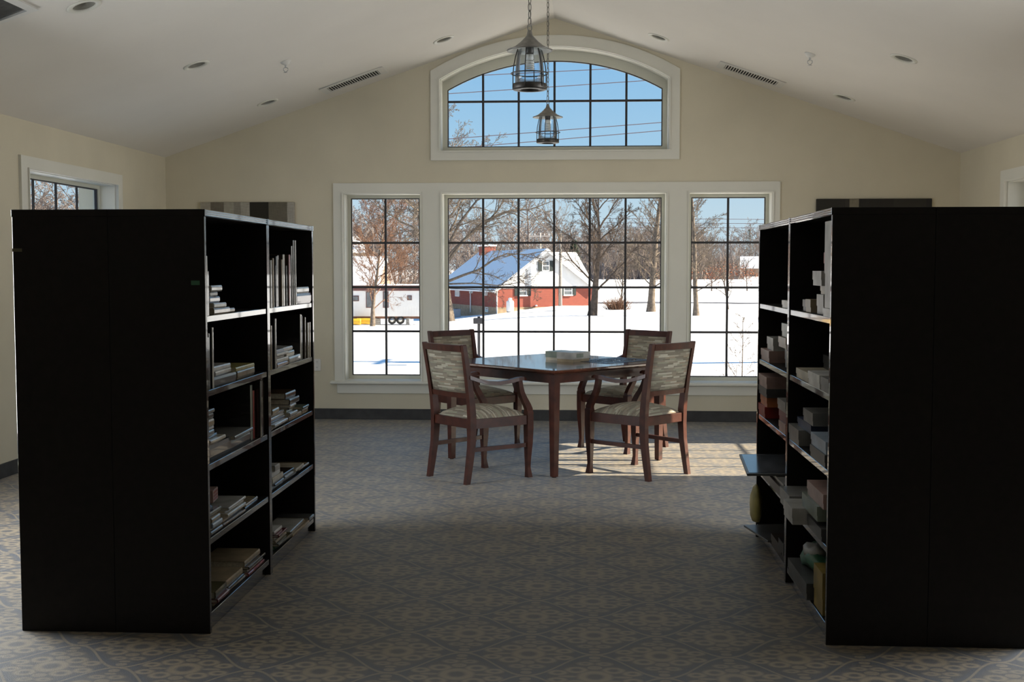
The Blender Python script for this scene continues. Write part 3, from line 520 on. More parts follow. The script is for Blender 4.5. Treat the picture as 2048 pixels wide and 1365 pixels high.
RIGHT_BOXES=[
(4.631, 0.125, 1.2955, 0.335, 0.25, 0.004, 'ltgrey', 0, 'tall pale board box standing at near end, top shelf, near bay, right bookcase', 'game boxes on the top shelf, near bay, right bookcase'),
(4.64, 0.135, 1.2625, 0.032, 0.26, 0.003, 'white', 0, 'low white box under the tall board, top shelf, near bay, right bookcase', 'game boxes on the top shelf, near bay, right bookcase'),
(4.898, 0.14, 1.2625, 0.08, 0.16, 0.03, 'ltgrey', 0, 'pale tall box under the column, top shelf, near bay, right bookcase', 'game boxes on the top shelf, near bay, right bookcase'),
(4.898, 0.118, 1.3435, 0.034, 0.16, 0.04, 'cream', 0, 'thin cream box, second in the column, top shelf, near bay, right bookcase', 'game boxes on the top shelf, near bay, right bookcase'),
(4.898, 0.184, 1.3785, 0.06, 0.2, 0.02, 'ltgrey', 0, 'silvery box, third in the column, top shelf, near bay, right bookcase', 'game boxes on the top shelf, near bay, right bookcase'),
(4.836, 0.169, 1.4395, 0.075, 0.18, 0.05, 'red', 0, 'red box topping the column, top shelf, near bay, right bookcase', 'game boxes on the top shelf, near bay, right bookcase'),
(5.116, 0.117, 1.2625, 0.055, 0.12, 0.02, 'tan', 0, 'small tan box beside the column, top shelf, near bay, right bookcase', 'game boxes on the top shelf, near bay, right bookcase'),
(5.244, 0.11, 1.2625, 0.05, 0.12, 0.03, 'dkbrown', 0, 'small dark box beside the tan one, top shelf, near bay, right bookcase', 'game boxes on the top shelf, near bay, right bookcase'),
(5.575, 0.211, 1.2625, 0.036, 0.18, 0.01, 'white', 0, 'low white box by the divider, top shelf, far bay, right bookcase', 'game boxes on the top shelf, far bay, right bookcase'),
(5.575, 0.182, 1.2995, 0.1, 0.16, 0.06, 'dkgrey', 0, 'dark box on the low white box, top shelf, far bay, right bookcase', 'game boxes on the top shelf, far bay, right bookcase'),
(5.093, 0.286, 0.9675, 0.042, 0.2, 0.01, 'cream', 0, 'cream box with dark end, farthest of front three, second shelf, near bay, right bookcase', 'game boxes on the second shelf, near bay, right bookcase'),
(4.826, 0.245, 0.9675, 0.055, 0.2, 0.005, 'white', 0, 'plain white box, middle of front three, second shelf, near bay, right bookcase', 'game boxes on the second shelf, near bay, right bookcase'),
(4.65, 0.156, 0.9675, 0.055, 0.2, 0.005, 'grey', 0, 'grey box, nearest of front three, second shelf, near bay, right bookcase', 'game boxes on the second shelf, near bay, right bookcase'),
(4.826, 0.223, 1.0235, 0.06, 0.18, 0.1, 'dkgrey', 0, 'dark box on the plain white box, second shelf, near bay, right bookcase', 'game boxes on the second shelf, near bay, right bookcase'),
(4.826, 0.179, 1.0845, 0.07, 0.16, 0.08, 'grey', 0, 'grey patterned box topping the dark one, second shelf, near bay, right bookcase', 'game boxes on the second shelf, near bay, right bookcase'),
(4.659, 0.146, 1.0235, 0.085, 0.18, 0.09, 'brown', 0, 'brown tin sized box on the grey box, second shelf, near bay, right bookcase', 'game boxes on the second shelf, near bay, right bookcase'),
(5.139, 0.203, 1.0105, 0.06, 0.14, 0.12, 'black', 0, 'black box behind the cream box, second shelf, near bay, right bookcase', 'game boxes on the second shelf, near bay, right bookcase'),
(6.158, 0.276, 0.9675, 0.06, 0.2, 0.01, 'pink', 0, 'pinkish grey box at far end, second shelf, far bay, right bookcase', 'game boxes on the second shelf, far bay, right bookcase'),
(6.158, 0.205, 1.0285, 0.065, 0.18, 0.03, 'ltgrey', 0, 'pale box on the pinkish grey box, second shelf, far bay, right bookcase', 'game boxes on the second shelf, far bay, right bookcase'),
(5.714, 0.206, 0.9675, 0.1, 0.2, 0.05, 'dkgrey', 0, 'dark box under the cream one, second shelf, far bay, right bookcase', 'game boxes on the second shelf, far bay, right bookcase'),
(5.714, 0.221, 1.0685, 0.05, 0.2, 0.02, 'tan', 0, 'tan box in the middle pile, second shelf, far bay, right bookcase', 'game boxes on the second shelf, far bay, right bookcase'),
(5.7, 0.205, 1.1195, 0.065, 0.18, 0.03, 'greygreen', 0, 'grey green box topping the middle pile, second shelf, far bay, right bookcase', 'game boxes on the second shelf, far bay, right bookcase'),
(5.575, 0.11, 0.9675, 0.1, 0.2, 0.02, 'ltgrey', 0, 'light upright box by the divider, second shelf, far bay, right bookcase', 'game boxes on the second shelf, far bay, right bookcase'),
(5.575, 0.11, 1.0685, 0.08, 0.18, 0.03, 'cream', 0, 'cream upright box stacked by the divider, second shelf, far bay, right bookcase', 'game boxes on the second shelf, far bay, right bookcase'),
(6.242, 0.229, 0.6725, 0.06, 0.2, 0.005, 'red', 0, 'red box at bottom of far pile, third shelf, far bay, right bookcase', 'game boxes on the third shelf, far bay, right bookcase'),
(6.208, 0.226, 0.7335, 0.05, 0.2, 0.01, 'orange', 0, 'orange box, second of far pile, third shelf, far bay, right bookcase', 'game boxes on the third shelf, far bay, right bookcase'),
(6.191, 0.353, 0.7845, 0.045, 0.22, 0.005, 'dkgrey', 0, 'dark wide box, third of far pile, third shelf, far bay, right bookcase', 'game boxes on the third shelf, far bay, right bookcase'),
(6.191, 0.297, 0.8305, 0.06, 0.2, 0.005, 'pink', 0, 'pink grey box topping far pile, third shelf, far bay, right bookcase', 'game boxes on the third shelf, far bay, right bookcase'),
(5.616, 0.184, 0.6725, 0.05, 0.2, 0.005, 'pink', 0, 'pink box at bottom by the divider, third shelf, far bay, right bookcase', 'game boxes on the third shelf, far bay, right bookcase'),
(5.616, 0.199, 0.7235, 0.05, 0.2, 0.008, 'maroon', 0, 'maroon box in pile by the divider, third shelf, far bay, right bookcase', 'game boxes on the third shelf, far bay, right bookcase'),
(5.616, 0.229, 0.7745, 0.05, 0.2, 0.005, 'grey', 0, 'grey box topping pile by the divider, third shelf, far bay, right bookcase', 'game boxes on the third shelf, far bay, right bookcase'),
(5.268, 0.253, 0.6725, 0.07, 0.25, 0.005, 'grey', 0, 'grey open topped box at far end, third shelf, near bay, right bookcase', 'game boxes on the third shelf, near bay, right bookcase'),
(5.116, 0.327, 0.7435, 0.04, 0.2, 0.03, 'navy', 0, 'navy box on the grey one, third shelf, near bay, right bookcase', 'game boxes on the third shelf, near bay, right bookcase'),
(5.082, 0.223, 0.7845, 0.055, 0.18, 0.03, 'grey', 0, 'grey box topping the navy one, third shelf, near bay, right bookcase', 'game boxes on the third shelf, near bay, right bookcase'),
(4.697, 0.307, 0.6725, 0.05, 0.25, 0.005, 'dkgrey', 0, 'wide dark box at near end, third shelf, near bay, right bookcase', 'game boxes on the third shelf, near bay, right bookcase'),
(4.697, 0.307, 0.7235, 0.05, 0.25, 0.008, 'blue', 0, 'wide bluish box on the dark one, third shelf, near bay, right bookcase', 'game boxes on the third shelf, near bay, right bookcase'),
(4.669, 0.107, 0.7745, 0.07, 0.2, 0.06, 'brown', 0, 'brown box on the wide bluish one, third shelf, near bay, right bookcase', 'game boxes on the third shelf, near bay, right bookcase'),
(5.268, 0.307, 0.3765, 0.075, 0.28, -0.03, 'grey', 0, 'flat grey box jutting out at far end, fourth shelf, near bay, right bookcase', 'game boxes on the fourth shelf, near bay, right bookcase'),
(5.026, 0.218, 0.3765, 0.07, 0.3, -0.06, 'ltgrey', 0, 'pale box jutting out farthest, fourth shelf, near bay, right bookcase', 'game boxes on the fourth shelf, near bay, right bookcase'),
(4.717, 0.299, 0.3765, 0.05, 0.28, 0.0, 'dkgrey', 0, 'wide dark box under green one, fourth shelf, near bay, right bookcase', 'game boxes on the fourth shelf, near bay, right bookcase'),
(4.756, 0.326, 0.4475, 0.06, 0.28, -0.01, 'greygreen', 0, 'green grey box, second of near pile, fourth shelf, near bay, right bookcase', 'game boxes on the fourth shelf, near bay, right bookcase'),
(4.688, 0.339, 0.5085, 0.06, 0.26, 0.0, 'pink', 0, 'faded pink box topping near pile, fourth shelf, near bay, right bookcase', 'game boxes on the fourth shelf, near bay, right bookcase'),
(5.644, 0.827, 0.3765, 0.045, 0.3, -0.01, 'dkbrown', 0, 'dark board box under the big board, fourth shelf, far bay, right bookcase', 'game boxes on the fourth shelf, far bay, right bookcase'),
(5.602, 0.442, 0.4225, 0.02, 0.28, 0.0, 'grey', 0, 'thin grey box on the dark board box, fourth shelf, far bay, right bookcase', 'game boxes on the fourth shelf, far bay, right bookcase'),
(4.726, 0.182, 0.0775, 0.17, 0.2, 0.01, 'gold', 0, 'old gold upright carton at near end, bottom shelf, near bay, right bookcase', 'game boxes on the bottom shelf, near bay, right bookcase'),
(4.95, 0.454, 0.0775, 0.07, 0.3, -0.01, 'dkgrey', 0, 'dark carton under the green bag, bottom shelf, near bay, right bookcase', 'game boxes on the bottom shelf, near bay, right bookcase'),
(5.417, 0.311, 0.0775, 0.09, 0.28, 0.0, 'black', 0, 'black carton at far end, bottom shelf, near bay, right bookcase', 'game boxes on the bottom shelf, near bay, right bookcase'),
(5.644, 0.307, 0.0775, 0.06, 0.3, 0.0, 'dkbrown', 0, 'dark brown board box lying low, bottom shelf, far bay, right bookcase', 'game boxes on the bottom shelf, far bay, right bookcase')]
# ================================================================== ROOM
XL, XR, YB, YR = -4.0, 3.48, 11.38, -4.2
XC, ZC, ZE = -.272, 3.785, 2.512
TW = .32                                    # wall thickness
MXZ = lambda y: Matrix(((1, 0, 0, 0), (0, 0, 1, y), (0, 1, 0, 0), (0, 0, 0, 1)))     # (x, z) plane at y, thickness to +y
MYZ = lambda x, s: Matrix(((0, 0, s, x), (1, 0, 0, 0), (0, 1, 0, 0), (0, 0, 0, 1)))  # (y, z) plane at x, thickness along s*x
def arch(x0, x1, zb, zs, zt, n=28):
    h = (x1 - x0) / 2; c = (x0 + x1) / 2; sg = zt - zs
    R = (h * h + sg * sg) / (2 * sg); a = math.asin(min(1, h / R)); cz = zt - R
    return [(x0, zb), (x1, zb)] + [(c + R * math.sin(a - 2 * a * k / n), cz + R * math.cos(a - 2 * a * k / n)) for k in range(n + 1)]
# floor: one carpet
fl = MB().box((XL - .3, YR - .3, -.12), (XR + .3, YB + .02, 0)).build('floor', M_carpet)
tag(fl, kind='structure')
W_L, W_C, W_R = (-2.276, -1.5355, .372, 2.161), (-1.335, .787, .372, 2.161), (.995, 1.768, .372, 2.161)
ARCH = (-1.348, .803, 2.559, 3.227, 3.522)
holes = [rect(a, c, b, d) for a, b, c, d in (W_L, W_C, W_R)] + [arch(*ARCH)]
tag(plate('wall_back', [(XL - TW, -.1), (XR + TW, -.1), (XR + TW, ZE + .0), (XR, ZE), (XC, ZC), (XL, ZE), (XL - TW, ZE)], holes, TW, M_wall, MXZ(YB)), kind='structure')
tag(plate('wall_rear', [(XL, -.1), (XR, -.1), (XR, ZE), (XC, ZC), (XL, ZE)], [], .2, M_wall, MXZ(YR - .2)), kind='structure')
SW = (8.47, 10.12, .372, 2.161)             # side windows, along Y
SIDE = [SW, (4.75, 6.40, .372, 2.161)]     # the second pair is added for light, unseen behind the bookcases
for nm, x, s in (('wall_left', XL, -1), ('wall_right', XR, 1)):
    tag(plate(nm, rect(YR - .2, -.1, YB, ZE), [rect(a, c, b, d) for a, b, c, d in SIDE], TW, M_wall, MYZ(x, s)), kind='structure')
# ceiling: two slopes
def slope_frame(side):
    xe = XL if side < 0 else XR
    u = Vector((xe - XC, 0, ZE - ZC)).normalized()          # down the slope
    v = Vector((0, 1, 0))
    n = u.cross(v) if side > 0 else v.cross(u)              # towards the room? fixed below
    if n.z > 0: n = -n
    return u, v, n
def slope_M(side, X, Y, off=0):
    """frame on the ceiling: local x down the slope, y along +-Y, z into the room"""
    u, v, n = slope_frame(side)
    t = (X - XC) / u.x
    p = Vector((XC, Y, ZC)) + u * t + n * off
    y = n.cross(u)
    return Matrix(((u.x, y.x, n.x, p.x), (u.y, y.y, n.y, p.y), (u.z, y.z, n.z, p.z), (0, 0, 0, 1)))
CANS = [(-2.80, 6.69), (-2.80, 8.66), (-2.80, 10.63), (-1.227, 10.64), (.657, 10.70), (2.256, 8.715), (2.256, 10.645)]
GR = (-3.257, 6.155)
ce = empty('ceiling', kind='structure')
for side in (-1, 1):
    u, v, n = slope_frame(side)
    xe = XL - .34 if side < 0 else XR + .34
    Lx = (xe - XC) / u.x
    M0 = slope_M(side, XC, 0)
    # local plate coords: x = along slope, y = local y
    ysgn = M0.col[1][1]
    hs = [circ((X - XC) / u.x, Y * ysgn, .066, .066) for X, Y in CANS if (X < XC) == (side < 0)]
    if side < 0:
        q = (GR[0] - XC) / u.x
        hs.append(rect(q - .27, GR[1] * ysgn - .27, q + .27, GR[1] * ysgn + .27))
    y0, y1 = sorted((YR * ysgn, YB * ysgn))
    tag(plate('ceiling_slope', rect(0, y0, Lx, y1), hs, .1, M_ceil, M0 @ Matrix.Translation((0, 0, -.1)), ce), kind='structure')
# baseboards
def skirting(name, lo, hi): tag(MB().box(lo, hi, bev=.006).build(name, M_base), kind='structure')
skirting('baseboard_back', (XL, YB - .009, 0), (XR, YB, .102))
skirting('baseboard_left', (XL, YR, 0), (XL + .009, YB - .01, .102))
skirting('baseboard_right', (XR - .009, YR, 0), (XR, YB - .01, .102))
# ---- windows
REC, FW, MU = .20, .036, .021
def window(name, x0, x1, z0, z1, nx, nz, mk, rec=REC, shape=None, fw=FW):
    """a window set back in its opening; mk(y) gives the plane frame for a depth behind the wall face"""
    e = empty(name, kind='structure')
    if shape:
        o = arch(*shape); d = .0
        fr = arch(shape[0] + fw, shape[1] - fw, shape[2] + fw, shape[3] - fw * 1.44, shape[4] - fw * 1.96)
        s2 = arch(shape[0] + fw + .009, shape[1] - fw - .009, shape[2] + fw + .009, shape[3] - fw * 1.44 - .004, shape[4] - fw * 1.96 - .009)
    else:
        o = rect(x0, z0, x1, z1); fr = rect(x0 + fw, z0 + fw, x1 - fw, z1 - fw)
        s2 = rect(x0 + fw + .009, z0 + fw + .009, x1 - fw - .009, z1 - fw - .009)
    plate('window_frame', o, [fr], .05, M_vinyl, mk(rec - .02), e)
    plate('sash', fr, [s2], .022, M_sash, mk(rec - .008), e)
    gx0, gx1, gz0, gz1 = x0 + fw, x1 - fw, z0 + fw, z1 - fw
    cw, ch = (gx1 - gx0) / nx, (gz1 - gz0) / nz
    if shape: ch = .435
    def top(x):
        if not shape: return gz1
        a, b, c, zs, zt = shape[0] + fw, shape[1] - fw, 0, shape[3] - fw * 1.44, shape[4] - fw * 1.96
        h = (b - a) / 2; sg = zt - zs; R = (h * h + sg * sg) / (2 * sg)
        return zt - R + math.sqrt(max(0, R * R - (x - (a + b) / 2) ** 2))
    T = mk(rec)
    for k in range(1, nx):
        x = gx0 + cw * k
        MB().box((x - MU / 2, gz0, -.005), (x + MU / 2, top(x), .008), T).build('muntin', M_sash, e)
    for k in range(1, nz):
        z = gz0 + ch * k
        MB().box((gx0, z - MU / 2, -.004), (gx1, z + MU / 2, .007), T).build('muntin', M_sash, e)
    for i in range(nx):
        for j in range(nz):
            xa, xb = gx0 + cw * i, gx0 + cw * (i + 1); za = gz0 + ch * j; zb = gz0 + ch * (j + 1)
            if shape and j == nz - 1:
                poly = [(xa, za), (xb, za)] + [(xb - (xb - xa) * q / 6, top(xb - (xb - xa) * q / 6)) for q in range(7)]
            else: poly = rect(xa, za, xb, zb)
            MB().add([T @ Vector((x, z, .001)) for x, z in poly], [tuple(range(len(poly)))]).build('pane', M_glass, e)
    return e
mkB = lambda d: MXZ(YB + d)
window('window_1', *W_L, 2, 4, mkB)
window('window_2', *W_C, 6, 4, mkB)
window('window_3', *W_R, 2, 4, mkB)
window('window_4', ARCH[0], ARCH[1], ARCH[2], 3.4, 6, 2, mkB, shape=ARCH, fw=.05)
window('window_5', *SW, 4, 4, lambda d: MYZ(XL - d, -1), rec=.15)
window('window_6', *SW, 4, 4, lambda d: MYZ(XR + d, 1), rec=.15)
window('added_window_7', *SIDE[1], 4, 4, lambda d: MYZ(XL - d, -1), rec=.15)
window('added_window_8', *SIDE[1], 4, 4, lambda d: MYZ(XR + d, 1), rec=.15)
# white casing around the row of three, with thin inner beads, stool and apron
t = empty('trim_1', kind='structure')
TB = .02
plate('casing_board', rect(-2.371, .372, 1.835, 2.258), [rect(a, .30 if False else c + .001, b, d) for a, b, c, d in (W_L, W_C, W_R)], TB, M_trim, MXZ(YB - TB), t)
for a, b, c, d in (W_L, W_C, W_R):
    plate('bead', rect(a - .012, c + .001, b + .012, d + .012), [rect(a, c + .002, b, d)], .012, M_trim, MXZ(YB - TB - .012), t)
    # reveal lining, painted white
    T = MXZ(YB)
    for lo, hi in (((a, c, 0), (a + .006, d, REC - .02)), ((b - .006, c, 0), (b, d, REC - .02)), ((a, d - .006, 0), (b, d, REC - .02)), ((a, c, -.02), (b, c + .004, REC - .02))):
        MB().box(lo, hi, T).build('jamb_lining', M_trim, t)
MB().box((-2.41, YB - .075, .343), (1.875, YB, .372), bev=.008).build('window_stool', M_trim, t)
MB().box((-2.35, YB - .018, .25), (1.815, YB, .343), bev=.004).build('apron', M_trim, t)
# casing of the arched window
t = empty('trim_2', kind='structure')
AO = (-1.436, .900, 2.469, 3.305, 3.628)
plate('casing_board', arch(*AO), [arch(*ARCH)], TB, M_trim, MXZ(YB - TB), t)
plate('bead', arch(ARCH[0] - .012, ARCH[1] + .012, ARCH[2] - .012, ARCH[3] + .006, ARCH[4] + .012), [arch(*ARCH)], .012, M_trim, MXZ(YB - TB - .012), t)
ring = arch(*ARCH)
T = MXZ(YB)
mb = MB()
n = len(ring)
c0 = Vector((-.27, 3.0))
inner = [(x + (c0.x - x) * .006, z + (c0.y - z) * .008) for x, z in ring]
for i in range(n):
    j = (i + 1) % n
    (x0, z0), (x1, z1), (x2, z2), (x3, z3) = ring[i], ring[j], inner[j], inner[i]
    mb.add([(x0, z0, 0), (x1, z1, 0), (x2, z2, 0), (x3, z3, 0), (x0, z0, .18), (x1, z1, .18), (x2, z2, .18), (x3, z3, .18)],
           [(0, 1, 2, 3), (7, 6, 5, 4), (3, 2, 6, 7), (0, 4, 5, 1)], False, T)
mb.build('jamb_lining', M_trim, t)
# casings of the two side windows
for nm, x, s in (('trim_3', XL, -1), ('trim_4', XR, 1)):
    t = empty(nm, kind='structure')
    a, b, c, d = SW
    plate('casing_board', rect(a - .11, c, b + .125, d + .095), [rect(a, c + .001, b, d)], TB, M_trim, MYZ(x - s * TB, s), t)
    plate('bead', rect(a - .012, c, b + .012, d + .012), [rect(a, c + .001, b, d)], .012, M_trim, MYZ(x - s * (TB + .012), s), t)
    T = MYZ(x, s)
    for lo, hi in (((a, c, 0), (a + .006, d, .13)), ((b - .006, c, 0), (b, d, .13)), ((a, d - .006, 0), (b, d, .13)), ((a, c, 0), (b, c + .004, .13))):
        MB().box(lo, hi, T).build('jamb_lining', M_trim, t)
    MB().box((a - .14, c - .029, -.07), (b + .15, c, 0), T).build('window_stool', M_trim, t)
    MB().box((a - .11, c - .12, -.018), (b + .12, c - .029, 0), T).build('apron', M_trim, t)

# ================================================================== CEILING FIXTURES
CAN_WHERE = ['nearest the dark ceiling grille, left slope', 'middle of the three in the lower left row', 'farthest of the lower left row, by the corner', 'high on the left slope beside the arched window',
             'high on the right slope beside the arched window', 'nearer of the two low on the right slope', 'farther one low on the right slope, under the vent']
can_src = None
for i, (X, Y) in enumerate(CANS):
    side = -1 if X < XC else 1
    e = empty('recessed_light', label='white rimmed recessed ceiling light, ' + CAN_WHERE[i], cat='ceiling light', group='recessed ceiling lights')
    e.matrix_world = slope_M(side, X, Y)
    if can_src is None:
        a = MB().lathe([(.064, -.002), (.066, .004), (.088, .008), (.097, .004), (.098, 0), (.064, 0)], 32).mesh('trim_ring', M_trim)
        b = MB().lathe([(.0655, .003), (.060, -.03), (.052, -.085), (.0, -.085)], 32).mesh('baffle', M_can)
        c = MB().lathe([(0, -.035), (.022, -.037), (.036, -.048), (.040, -.062), (.03, -.084)], 20).mesh('bulb', M_cfl)
        can_src = (a, b, c)
    for nm, me in zip(('trim_ring', 'baffle', 'bulb'), can_src): link(nm, me, e)
for X, Y, wh in ((-2.34, 9.45, 'left'), (1.744, 9.48, 'right')):
    e = empty('fire_sprinkler', label=f'small pendent sprinkler head on the {wh} ceiling slope', cat='sprinkler', group='sprinkler heads')
    M = slope_M(-1 if X < XC else 1, X, Y)
    e.location = M.translation
    MB().lathe([(.0, .0), (.042, .0), (.040, .008), (.018, .028), (.012, .03), (0, .03)], 20, T=M.to_3x3().to_4x4()).build('escutcheon', M_plastic, e)
    m = MB().tube([(0, 0, -.02), (0, 0, -.05)], .009, 8)
    for s in (-1, 1): m.tube([(0, 0, -.045), (s * .018, 0, -.055), (s * .018, 0, -.07), (0, 0, -.085)], .0035, 6)
    m.build('yoke', M_steel, e)
    MB().lathe([(0, -.085), (.018, -.086), (.018, -.088), (0, -.09)], 12).build('deflector', M_steel, e)
for X, Y, wh, ln in ((-2.09, 10.965, 'left', .57), (1.50, 10.965, 'right', .57)):
    side = -1 if X < XC else 1
    e = empty('air_vent', label=f'white slotted air vent on the {wh} ceiling slope beside the gable wall', cat='air vent', group='slotted ceiling vents')
    e.matrix_world = slope_M(side, X, Y)
    plate('vent_frame', rect(-ln / 2 - .02, -.15, ln / 2 + .02, .15), [rect(-ln / 2 + .04, -.10, ln / 2 - .04, .10)], .008, M_plastic, Matrix.Translation((0, 0, .002)), e)
    MB().box((-ln / 2 + .04, -.10, .001), (ln / 2 - .04, .10, .003)).build('backing', M_dark, e)
    m = MB(); k = 0
    x = -ln / 2 + .05
    while x < ln / 2 - .04:
        m.box((-.0065, -.10, -.001), (.0065, .10, .001), Matrix.Translation((x, 0, .0075)) @ Euler((0, .5, 0)).to_matrix().to_4x4()); x += .0235
    tag(m.build('slat', M_plastic, e), kind='stuff')
e = empty('return_grille', label='dark return air grille in a white frame, high on the left ceiling slope', cat='air vent')
e.matrix_world = slope_M(-1, *GR)
plate('grille_frame', rect(-.31, -.31, .31, .31), [rect(-.265, -.265, .265, .265)], .012, M_plastic, Matrix.Translation((0, 0, .001)), e)
MB().box((-.268, -.268, -.09), (.268, .268, -.07)).build('filter', M_dark, e)
m = MB(); sr = MB()
for k in range(22):
    y = -.25 + .5 * k / 21
    m.box((-.265, -.006, -.001), (.265, .006, .001), Matrix.Translation((0, y, -.006)) @ Euler((.7, 0, 0)).to_matrix().to_4x4())
tag(m.build('louver', pm('grille_grey', (.09, .09, .085), .5, .4, nscale=20, namt=.2), e), kind='stuff')

# ---- pendant lanterns
def lantern(Y, zrim, label):
    e = empty('pendant_lantern', (XC, Y, zrim), .3, label, 'pendant lamp', 'lantern pendants on chains')
    top = .085
    MB().lathe([(.0, .098), (.010, .098), (.013, .085), (.016, .073), (.026, .062), (.045, .042), (.075, .018), (.104, .004), (.116, .001), (.117, -.003), (.112, -.004), (.10, .0), (.07, .016), (.04, .038), (.02, .058), (0, .06)], 36).build('shade', M_pewter, e)
    MB().lathe([(.110, -.0045), (.10, -.0012), (.07, .0148), (.04, .0365), (.02, .0565)], 36).build('shade_lining', M_trim, e)
    MB().lathe([(.060, .004), (.066, -.03), (.071, -.08), (.074, -.13), (.074, -.168), (.072, -.168), (.072, -.13), (.069, -.08), (.064, -.03), (.058, .004)], 32).build('glass_globe', M_seed, e)
    MB().lathe([(.046, -.170), (.086, -.170), (.088, -.176), (.088, -.196), (.084, -.2), (.046, -.2), (.046, -.170)], 36).build('base_ring', M_bronze, e)
    for k in range(6):
        a = 2 * PI * k / 6
        P = [(.062, .003), (.074, -.035), (.083, -.08), (.087, -.125), (.0875, -.19)]
        MB().tube([(r * math.cos(a), r * math.sin(a), z) for r, z in P], .0028, 6).build('cage_wire', M_bronze, e)
    MB().tube([(.094 * math.cos(2 * PI * k / 32), .094 * math.sin(2 * PI * k / 32), -.118) for k in range(32)], .0032, 6, closed=True).build('cage_ring', M_bronze, e)
    MB().lathe([(0, .055), (.02, .05), (.022, -.012), (.016, -.02), (0, -.02)], 16).build('socket', M_bronze, e)
    b = MB()
    b.lathe([(0, -.02), (.019, -.022), (.021, -.045), (.014, -.05), (0, -.05)], 14)
    P = []
    for k in range(90):
        a = 2 * PI * k / 20; P.append((.019 * math.cos(a), .019 * math.sin(a), -.052 - .052 * k / 89))
    b.tube(P, .0048, 6)
    b.build('bulb', M_cfl, e)
    # chain up to the ridge, with the first large loop
    c = MB()
    def linkc(z, L, W_, r, rot):
        R = Matrix.Translation((0, 0, z)) @ Matrix.Rotation(rot, 4, 'Z')
        pts = []
        for k in range(14):
            a = 2 * PI * k / 14
            pts.append((W_ / 2 * math.cos(a), 0, (L / 2) * math.sin(a)))
        c.tube(pts, r, 5, closed=True, T=R)
    linkc(.112, .034, .026, .0028, .4)
    z = .126; k = 0
    H = ZC - zrim
    while z < H - .05:
        linkc(z + .018, .044, .018, .0024, .4 + (k % 2) * PI / 2); z += .0355; k += 1
    tag(c.build('chain', M_pewter, e), kind='stuff')
    cw = MB().tube([(.004 * math.sin(q * .9), .004 * math.cos(q * .9), .1 + (H - .12) * q / 40) for q in range(41)], .0013, 5).build('lamp_cord', M_pewter, e)
    MB().lathe([(0, H - .045), (.012, H - .044), (.05, H - .03), (.062, H - .012), (.062, H - .004), (0, H - .004)], 24).build('ceiling_canopy', M_bronze, e)
    return e
lantern(6.17, 2.557, 'bigger looking pewter lantern hanging on a chain, in front of the arched window')
lantern(9.36, 2.617, 'smaller looking pewter lantern on a long chain, beyond and below the first')

# ---- pictures and outlet on the back wall
def stripes(name, st, ax, weave):
    m, g, b = newmat(name, .8, .2)
    o = g.sep()
    c = g.ramp(o[0], st, 'CONSTANT')
    n = g.node('ShaderNodeTexNoise', Scale=1.0, Detail=3.0)
    g.t.links.new(g.comb(g('MULTIPLY', o[0], 160.0), g('MULTIPLY', o[2], 12.0)), n.inputs['Vector'])
    n2 = g.node('ShaderNodeTexNoise', Scale=1.0, Detail=3.0)
    g.t.links.new(g.comb(g('MULTIPLY', o[0], 14.0), g('MULTIPLY', o[2], 160.0), 5.0), n2.inputs['Vector'])
    f = g('MULTIPLY', g('SUBTRACT', g('ADD', n.outputs['Fac'], n2.outputs['Fac']), .55), weave, clamp=True)
    g.t.links.new(g.mix(f, c, (.05, .045, .035)), b.inputs['Base Color'])
    return m
LP = [(0, (.50, .46, .38)), (.11, (.22, .19, .15)), (.25, (.48, .45, .37)), (.36, (.34, .32, .27)), (.43, (.50, .47, .40)), (.527, (.028, .026, .02)), (.727, (.19, .17, .13)), (.925, (.50, .47, .41))]
def canvas(name, x0, x1, z0, z1, mat, label):
    e = empty(name, (x0, YB, z0), 0, label, 'picture')
    MB().box((0, -.035, 0), (x1 - x0, -.002, z1 - z0), bev=.004).build('canvas', mat, e)
canvas('picture', -3.655, -2.744, 1.45, 2.081, stripes('canvas_light', [(p * .911, c) for p, c in LP], 0, .55), 'pale abstract canvas with vertical blocks, one black, above the left bookcase')
canvas('picture', 2.168, 3.22, 1.45, 2.094, stripes('canvas_dark', [(0, (.035, .033, .03)), (.26, (.05, .045, .04)), (.30, (.26, .23, .17)), (.385, (.03, .028, .026)), (.7, (.045, .042, .036)), (1.0, (.03, .03, .03))], 0, .5), 'dark abstract canvas with a tan gap, above the right bookcase')
e = empty('wall_outlet', (-2.545, YB, .522), 0, 'white outlet plate low on the back wall left of the windows', 'outlet')
MB().box((-.036, -.007, -.058), (.036, 0, .058), bev=.003).build('cover_plate', M_plastic, e)
for z in (-.027, .027):
    s = MB().box((-.015, -.0095, z - .018), (.015, -.006, z + .018), bev=.003).build('socket', M_plastic, e)
    m = MB()
    for x in (-.006, .006): m.box((x - .0012, -.0100, z - .002), (x + .0012, -.0092, z + .008))
    m.build('slot', M_dark, s)
